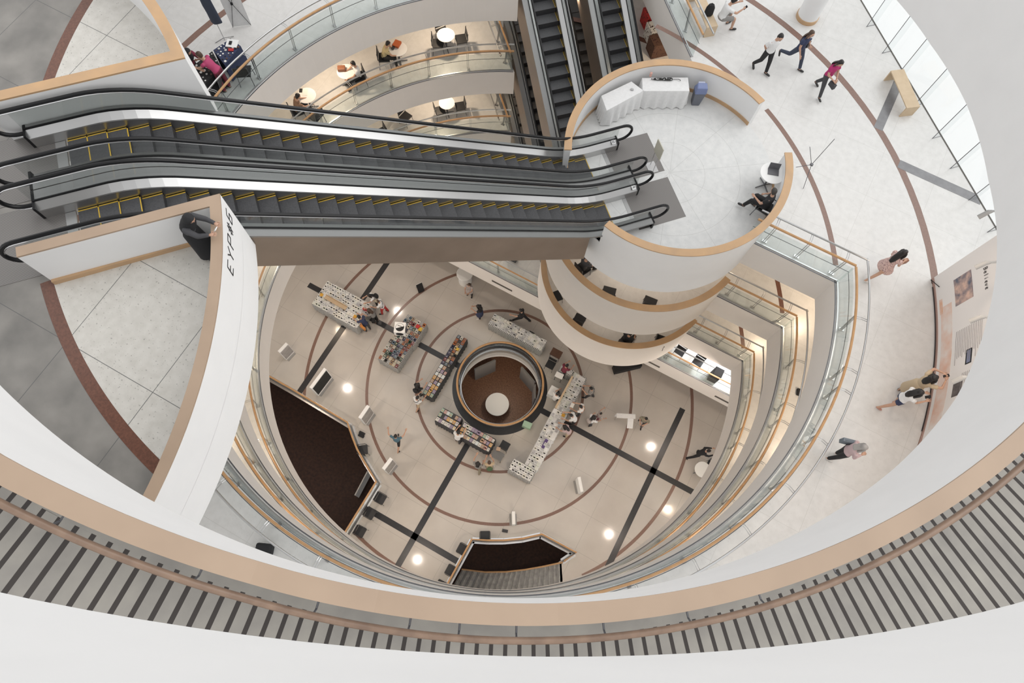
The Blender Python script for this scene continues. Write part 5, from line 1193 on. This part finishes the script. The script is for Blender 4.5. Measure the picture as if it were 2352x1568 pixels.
bb_ = MB(); bb_.add([(-.13, -.12, 0), (.13, -.12, 0), (.13, .12, 0), (-.13, .12, 0), (-.18, -.16, .6), (.18, -.16, .6), (.18, .16, .6), (-.18, .16, .6)], [(3, 2, 1, 0), (4, 5, 6, 7), (0, 1, 5, 4), (1, 2, 6, 5), (2, 3, 7, 6), (3, 0, 4, 7)]); bb_.build('body', C_('bin_grey', (.13, .14, .17), .5), bnn, bev=.03); bb_ = MB(); bb_.add([(-.19, -.17, .6), (.19, -.17, .6), (.19, .17, .6), (-.19, .17, .6), (-.17, -.15, .86), (.17, -.15, .86), (.15, .06, .90), (-.15, .06, .90)], [(3, 2, 1, 0), (4, 5, 6, 7), (0, 1, 5, 4), (1, 2, 6, 5), (2, 3, 7, 6), (3, 0, 4, 7)]); bb_.build('lid', C_('bin_blue', (.16, .20, .36), .4), bnn, bev=.03); MB().box((0, .12, .76), (.22, .08, .18)).build('flap', C_('bin_flap', (.42, .45, .58), .4), bnn, bev=.02)
c = at(1775, 397, ZD + .73); c.z = ZD; round_table(c, ZD, 'round white table with a laptop beside the landing guard', r=.38)
lt_ = at(1776, 395, ZD + .735); laptop((lt_.x, lt_.y, ZD + .735), face_rz(pdir((1776, 395), (1777, 380), ZD + .73)), 'grey laptop on the round table of the landing')
sb = at(1497, 385, ZD); ss_ = thing('notice_stand', (sb.x, sb.y, ZD), face_rz((TS.x, TS.y)), 'beige notice board on a thin stand at the foot of the escalators', 'sign')
MB().box((0, 0, .95), (.42, .025, .56)).build('board', C_('beige_notice', (.50, .48, .40)), ss_); MB().tube([(-.12, 0, 0), (-.12, 0, .7)], .012, 6).tube([(.12, 0, 0), (.12, 0, .7)], .012, 6).box((0, 0, .01), (.4, .3, .02)).build('stand', M['steel'], ss_)
for i, (x, y) in enumerate(((1502, 404), (1526, 455))): pass

# ================================================================== UPPER GALLERY objects
cp = Vector(((at(1820, 50, ZD) + at(1878, 66, ZD)) / 2)); cc_ = at(1853, 40, ZD)
col = thing('column', (cc_.x, cc_.y, ZD), 0, 'round white column with a tan base ring', 'column'); col['kind'] = 'structure'
MB().lathe([(.36, .14), (.36, 6.2)], n=48).build('shaft', M['white'], col, True); MB().lathe([(.385, 0), (.385, .14), (.36, .145)], n=48).build('base_ring', M['cap'], col, True)
def bench(px4, z, h, lab):
    V = [at(x, y, z + h) for x, y in px4]; c = sum(V, Vector()) / 4; u = (V[2] - V[1]); L_ = u.length; wd = (V[1] - V[0]).length
    t = thing('wooden_bench', (c.x, c.y, z), atan2(u.y, u.x), lab, 'bench')
    MB().box((0, 0, h - .02), (L_, wd, .04)).build('seat', cPLY, t, bev=.003)
    for s_ in (-1, 1): MB().box((s_ * (L_ / 2 - .02), 0, (h - .04) / 2), (.04, wd, h - .04)).build('end_panel', cPLY, t)
bench([(2045.5, 163), (2075, 158), (2112.5, 244), (2087, 248)], ZD, .45, 'plywood bench standing by the glass facade')
bench([(1588, -20), (1612, -26), (1650, 58), (1622, 66)], ZD, .45, 'plywood bench with the seated person beside the shaft railing')
bk_ = at(1626, 34, ZD + .46); b_ = thing('backpack', (bk_.x, bk_.y, ZD + .46), .5, 'black backpack standing on the plywood bench', 'backpack'); mb = MB(); loft(mb, [(Vector((0, 0, .01)), .14, .09, XA), (Vector((0, 0, .06)), .16, .11, XA), (Vector((0, 0, .3)), .15, .10, XA), (Vector((0, 0, .44)), .09, .06, XA)], 12); mb.build('bag', cBLACK, b_, True); MB().tube([(0, -.05, .42), (0, -.02, .52), (0, .05, .42)], .01, 6).build('loop', cBLACK, b_)
xs = at(1864, 378, ZD + .5); xb = thing('folding_stand', (xs.x, xs.y, ZD), 0, 'thin empty X-shaped banner stand on the bright gallery', 'stand')
for q, zz in (((1860, 337), .9), ((1917, 319), 1.3), ((1845, 433), .02), ((1828, 384), .25)):
    e_ = at(q[0], q[1], ZD + zz); MB().tube([(0, 0, .5), (e_.x - xs.x, e_.y - xs.y, zz)], .010, 6).build('arm', M['dsteel'], xb)
MB().box((0, 0, .5), (.10, .06, .06)).build('hub', M['dsteel'], xb)
slabobj('black_bag', (612, 1262), ZD, (.42, .30, .30), .4, cBLACK, 'black bag left on the gallery floor near the white ramp wall', 'bag', bev=.06)
slabobj('dark_shoe', (1832, 901), ZC, (.12, .26, .12), .3, cBLACK, 'dark shoe just visible at the edge of the middle gallery', 'shoe', bev=.04)
# curved printed wall
pw = thing('exhibition_wall', (12.9, 0, ZD), 0, 'curved white exhibition wall printed with pictures and text', 'wall panel'); po = pw.location
RWL = 12.86
def wseg(a0, a1, r0, r1, z0, z1, nm, m, n=30):
    mb = MB(); mb.sector((-po.x, -po.y), r0, r1, a0, a1, z0, z1, n=n); return mb.build(nm, m, pw)
A0w, A1w = -24, 24.8
wseg(A0w, A1w, RWL, RWL + .38, 0, 3.4, 'panel', mat('exhibition_white', (.72, .69, .67), .7), 80)
wseg(A0w, A1w, RWL - .01, RWL, .0, .10, 'skirting', C_('rose_skirting', (.40, .26, .22)), 80)
wp = lambda a: a
def wbox(a, z, wa, hz, nm, m, d=.006): return wseg(a - wa / 2, a + wa / 2, RWL - d, RWL, z - hz / 2, z + hz / 2, nm, m, 6)
def wpx(px, py):      # point of the wall surface seen at a pixel -> (angle, height above floor)
    for i in range(340):
        z_ = ZD + i * .01; q = at(px, py, z_)
        if hypot(q.x, q.y) <= RWL: return degrees(atan2(q.y, q.x)), i * .01
    return 0, 1
def bil(name, px, m):
    A_ = [wpx(*q) for q in px]; a0, a1 = min(a for a, z_ in A_), max(a for a, z_ in A_); z0, z1 = min(z_ for a, z_ in A_), max(z_ for a, z_ in A_); return wseg(a0, a1, RWL - .006, RWL, z0, z1, name, m, 8), (a0, a1, z0, z1)
M['collage'] = mat('collage_picture', (.62, .42, .34), .6, c2=(.10, .11, .15), nscale=5); M['collage2'] = mat('warm_watercolour', (.70, .60, .55), .7, c2=(.62, .30, .16), nscale=3)
bil('picture', [(2190, 644), (2218, 626), (2233, 647), (2195, 704)], M['collage'])
_, (ta0, ta1, tz0, tz1) = bil('watercolour_print', [(2157, 690), (2166, 720)], M['collage2'])
wseg(3, 20, RWL - .004, RWL, .25, .75, 'watercolour_border', mat('watercolour_border', (.70, .64, .60), .7, c2=(.66, .40, .30), nscale=2.2), 40)
a_, z_ = wpx(2256, 625)
# title: the word seen on the wall
def wbar(a0, z0, a1, z1, th, mb): mb.bar(((RWL - .012) * cos(R_(a0)) - po.x, (RWL - .012) * sin(R_(a0)) - po.y, z0), ((RWL - .012) * cos(R_(a1)) - po.x, (RWL - .012) * sin(R_(a1)) - po.y, z1), .008, th)
WG = {'B': [[(0, 0), (.1, 1), (.7, .9), (.6, .55), (.05, .5)], [(.6, .55), (.75, .2), (0, 0)]], 'e': [[(.1, .3), (.7, .35), (.6, .6), (.2, .55), (.1, .2), (.5, 0), (.75, .15)]], 'l': [[(.3, 0), (.4, 1)]], 'i': [[(.3, 0), (.35, .55)], [(.38, .75), (.4, .85)]], 'v': [[(0, .55), (.3, 0), (.7, .6)]]}
al, ah = wpx(2251, 622)[0], wpx(2259, 652)[0]; tz = 2.15
mb = MB(); word = 'Believe'; step = (ah - al) / len(word) if ah != al else -.4
step = -.42; a_s = al
for i, ch in enumerate(word):
    for stn in WG[ch]:
        for p, q in zip(stn, stn[1:]): wbar(a_s + step * (i + p[0] * .8), tz + p[1] * .16, a_s + step * (i + q[0] * .8), tz + q[1] * .16, .011, mb)
mb.build('title_lettering', cBLACK, pw)
mb = MB(); a_t0, a_t1 = wpx(2230, 710)[0], wpx(2262, 770)[0]
for i in range(16):
    zz = 2.0 - i * .07; L_ = random.uniform(.7, 1) * 4.6; wbar(15.5, zz, 15.5 - L_ / 1, zz, .006, mb)
for i in range(9): wbar(9.4, 1.9 - i * .07, 9.4 - random.uniform(1.8, 2.8), 1.9 - i * .07, .006, mb)
mb.build('text_lines', C_('print_grey', (.30, .28, .28)), pw)
_, q_ = bil('tablet_screen', [(2222, 805), (2228, 830)], C_('screen_blue', (.16, .18, .28), .3)); 
wseg(q_[0] - .15, q_[1] + .15, RWL - .0055, RWL - .001, q_[2] - .05, q_[3] + .05, 'screen_frame', cBLACK, 6)
bil('dark_photograph', [(2190, 880), (2205, 905)], mat('dark_photo', (.12, .10, .10), .5, c2=(.04, .035, .035), nscale=6))
mb = MB(); pts = [(a * .5, .05 + .01 * sin(a)) for a in range(6, 48)]; mb.tube([((RWL - .04) * cos(R_(a)) - po.x, (RWL - .04) * sin(R_(a)) - po.y, .03) for a, _z in pts], .014, 6); mb.tube([((RWL - .04) * cos(R_(24)) - po.x, (RWL - .04) * sin(R_(24)) - po.y, .03), ((RWL - .08) * cos(R_(24.5)) - po.x, (RWL - .08) * sin(R_(24.5)) - po.y, .06), ((RWL - .02) * cos(R_(23)) - po.x, (RWL - .02) * sin(R_(23)) - po.y, .3)], .012, 6)
mb.build('cable', cBLACK, pw, True)
# spotlights on arms reaching in from the ramp underside
for i, (px, tip) in enumerate((((2292, 481), (2262, 488)), ((2292, 600), (2255, 604)), ((2276, 728), (2243, 728)), ((2232, 862), (2203, 868)))):
    z_ = 19.6; a = at(px[0] + 14, px[1], z_ + .05); b = at(tip[0], tip[1], z_)
    sp_ = thing('spotlight', b, 0, 'pale grey spotlight on an arm over the printed wall, number %s from the top' % ('one', 'two', 'three', 'four')[i], 'spotlight', 'wall spotlights')
    sp_['label'] = ('pale grey spotlight nearest the glass facade', 'pale grey spotlight over the printed title', 'pale grey spotlight over the text columns', 'pale grey spotlight over the dark photograph')[i]
    d = a - b; MB().tube([d * .35, d, d + ZZ * 4.6], .03, 8).build('arm', C_('lamp_grey', (.30, .30, .295)), sp_, True)
    MB().tube([d * .38, d * .2, Vector((-.04, -.08, -.16))], [.04, .06, .065], 12).build('lamp_head', C_('lamp_grey', (.30, .30, .295)), sp_, True)

# market stall at the far left of the upper gallery
z1 = lambda x, y: (x / 8.255 + 400, y / 8.255 + 40)
def stall(p4, lab, m, seedn, short):
    V = [at(*q, ZD + .76) for q in p4]; c = sum(V, Vector()) / 4; t = thing('stall_table', (c.x, c.y, ZD), 0, lab, 'table')
    L = [Vector((v.x - c.x, v.y - c.y, 0)) for v in V]
    vs = [tuple(q + ZZ * .76) for q in L] + [tuple(q * 1.05 + ZZ * .03) for q in L]; MB().add(vs, [(0, 1, 2, 3), (0, 4, 5, 1), (1, 5, 6, 2), (2, 6, 7, 3), (3, 7, 4, 0)]).build('tablecloth', m, t)
    for q in L: MB().box((q.x * .85, q.y * .85, .37), (.04, .04, .72)).build('leg', M['dsteel'], t)
    rnd = random.Random(seedn)
    for i in range(30):
        r_i, c_i = i // 6, i % 6; u, v = (c_i + rnd.uniform(.3, .7)) / 6, (r_i + rnd.uniform(.3, .7)) / 5; q = V[0] * (1 - u) * (1 - v) + V[1] * u * (1 - v) + V[2] * u * v + V[3] * (1 - u) * v
        mi_ = rnd.choice((0, 1, 1, 2, 3)); o = MB().lathe([(.01, 0), (.035, .004), (.04, .02), (.02, .03)], n=8).build('trinket', (C_('silver', (.5, .5, .48), .3), cPAPER, cBLACK, cWOODD)[mi_]); o.location = (q.x, q.y, ZD + .762); s_ = rnd.uniform(.5, 1.1); o.scale = (s_, s_, s_); tag(o, 'small %s, %s column, %s row of the %s' % (('silver ring dish', 'paper-white trinket', 'black bead bowl', 'brown wooden charm')[mi_], ORD[c_i + 1], ORD[r_i + 1], short), 'trinket', 'trinkets on the ' + short)
stall([z1(380, 900), z1(720, 640), z1(900, 960), z1(590, 1250)], 'black-clothed trinket stall table', floral('starry_black_cloth', (.10, .10, .12), (.012, .012, .016), 22) if False else cBLACK, 3, 'black trinket stall')
stall([z1(740, 620), z1(1070, 400), z1(1260, 540), z1(960, 900)], 'dark stall table with a cash tray', cNAVY, 5, 'navy stall with the tray')
slabobj('white_tray', z1(1100, 500), ZD + .77, (.36, .30, .03), .4, cWHITEP, 'white tray holding a black calculator on the dark stall table', 'tray'); slabobj('calculator', z1(1068, 485), ZD + .80, (.09, .14, .02), .4, cBLACK, 'black calculator lying in the white tray', 'calculator')
slabobj('red_pouch', z1(1080, 620), ZD + .77, (.16, .10, .03), .5, cRED, 'red pouch beside the white tray', 'pouch')
jr = at(*z1(960, 430), ZD); js = thing('clothes_stand', (jr.x, jr.y, ZD), .3, 'clothes stand with dark denim trousers hanging from it', 'clothes stand')
MB().tube([(0, 0, 0), (0, 0, 1.75)], .015, 6).tube([(-.25, 0, 1.75), (.25, 0, 1.75)], .012, 6).tube([(-.25, -.2, .02), (0, 0, .1), (.25, .2, .02)], .012, 6).build('frame', M['steel'], js)
mb = MB(); loft(mb, [(Vector((0, 0, 1.74)), .19, .05, XA), (Vector((0, 0, 1.45)), .20, .07, XA), (Vector((.02, 0, 1.2)), .19, .08, XA), (Vector((.03, 0, .8)), .20, .08, XA), (Vector((.05, 0, .75)), .18, .06, XA)], 12); mb.build('denim_trousers', cJEANS, js, True)
gp4 = at(556, 60, ZD); rb = thing('roll_up_banner', (gp4.x, gp4.y, ZD), .7, 'white free-standing banner seen from behind on the far gallery', 'banner')
MB().box((0, 0, 1.0), (.62, .01, 1.95)).build('sheet', cWHITE, rb); MB().tube([(-.3, -.03, .02), (0, -.05, 1.0), (.3, -.03, 1.95)], .008, 5).tube([(.3, -.03, .02), (0, -.05, 1.0), (-.3, -.03, 1.95)], .008, 5).box((0, -.06, 1.0), (.07, .05, .07)).build('cross_frame', cBLACK, rb)
chair_black(at(570, 186, ZD), .6, 'black stool-like chair behind the far railing under the stall')
chair_black(at(505, 218, ZD), 2.2, 'black chair tucked under the trinket stall by the railing')
slabobj('floral_bag', z1(540, 1170), ZD, (.30, .24, .45), .5, floral('pink_floral_bag', (.5, .14, .2), (.05, .02, .04), 30), 'pink floral bag beside the trinket stall', 'bag', bev=.05)
slabobj('white_carrier', z1(1000, 1150), ZD, (.34, .26, .30), .2, cWHITE, 'crumpled white carrier bag under the stall behind the railing', 'bag', bev=.08)
# stall goods on the middle gallery seen between the shaft and the bright floor
for i, (px, m_, lab) in enumerate((((1498, 55), cRED, 'red cloth heap on goods in the stall right of the shaft'), ((1506, 88), cPAPER, 'pale boxes in the stall right of the shaft'), ((1512, 118), cWOODD, 'dark goods in the stall right of the shaft'))):
    slabobj('goods_crate', px, ZC, (.9, .6, .7), .8, floral('goods%d' % i, m_.node_tree.nodes['Principled BSDF'].inputs[0].default_value[:3], (.05, .02, .02), 14), lab, 'crate')
# planter on the mezzanine
pl_ = at(1163, 612, ZA); pt_ = thing('planter', (pl_.x, pl_.y + .5, ZA), 0, 'green potted plant box on the mezzanine under the escalator', 'plant'); MB().box((0, 0, .2), (.6, .25, .4)).build('box', cDG, pt_)
lv = MB(); rl = random.Random(4)
for i in range(90):
    b0 = Vector((rl.uniform(-.27, .27), rl.uniform(-.1, .1), .4)); d0 = Vector((rl.uniform(-.1, .1), rl.uniform(-.1, .1), rl.uniform(.08, .25))); s0_ = Vector((rl.uniform(-1, 1), rl.uniform(-1, 1), 0)).normalized() * .02
    lv.add([b0 + d0 * .3 - s0_, b0 + d0 * .3 + s0_, b0 + d0 + s0_, b0 + d0 * 1.2, b0 + d0 - s0_], [(0, 1, 2, 3, 4)])
lv.build('foliage', C_('leaf', (.06, .14, .04)), pt_)
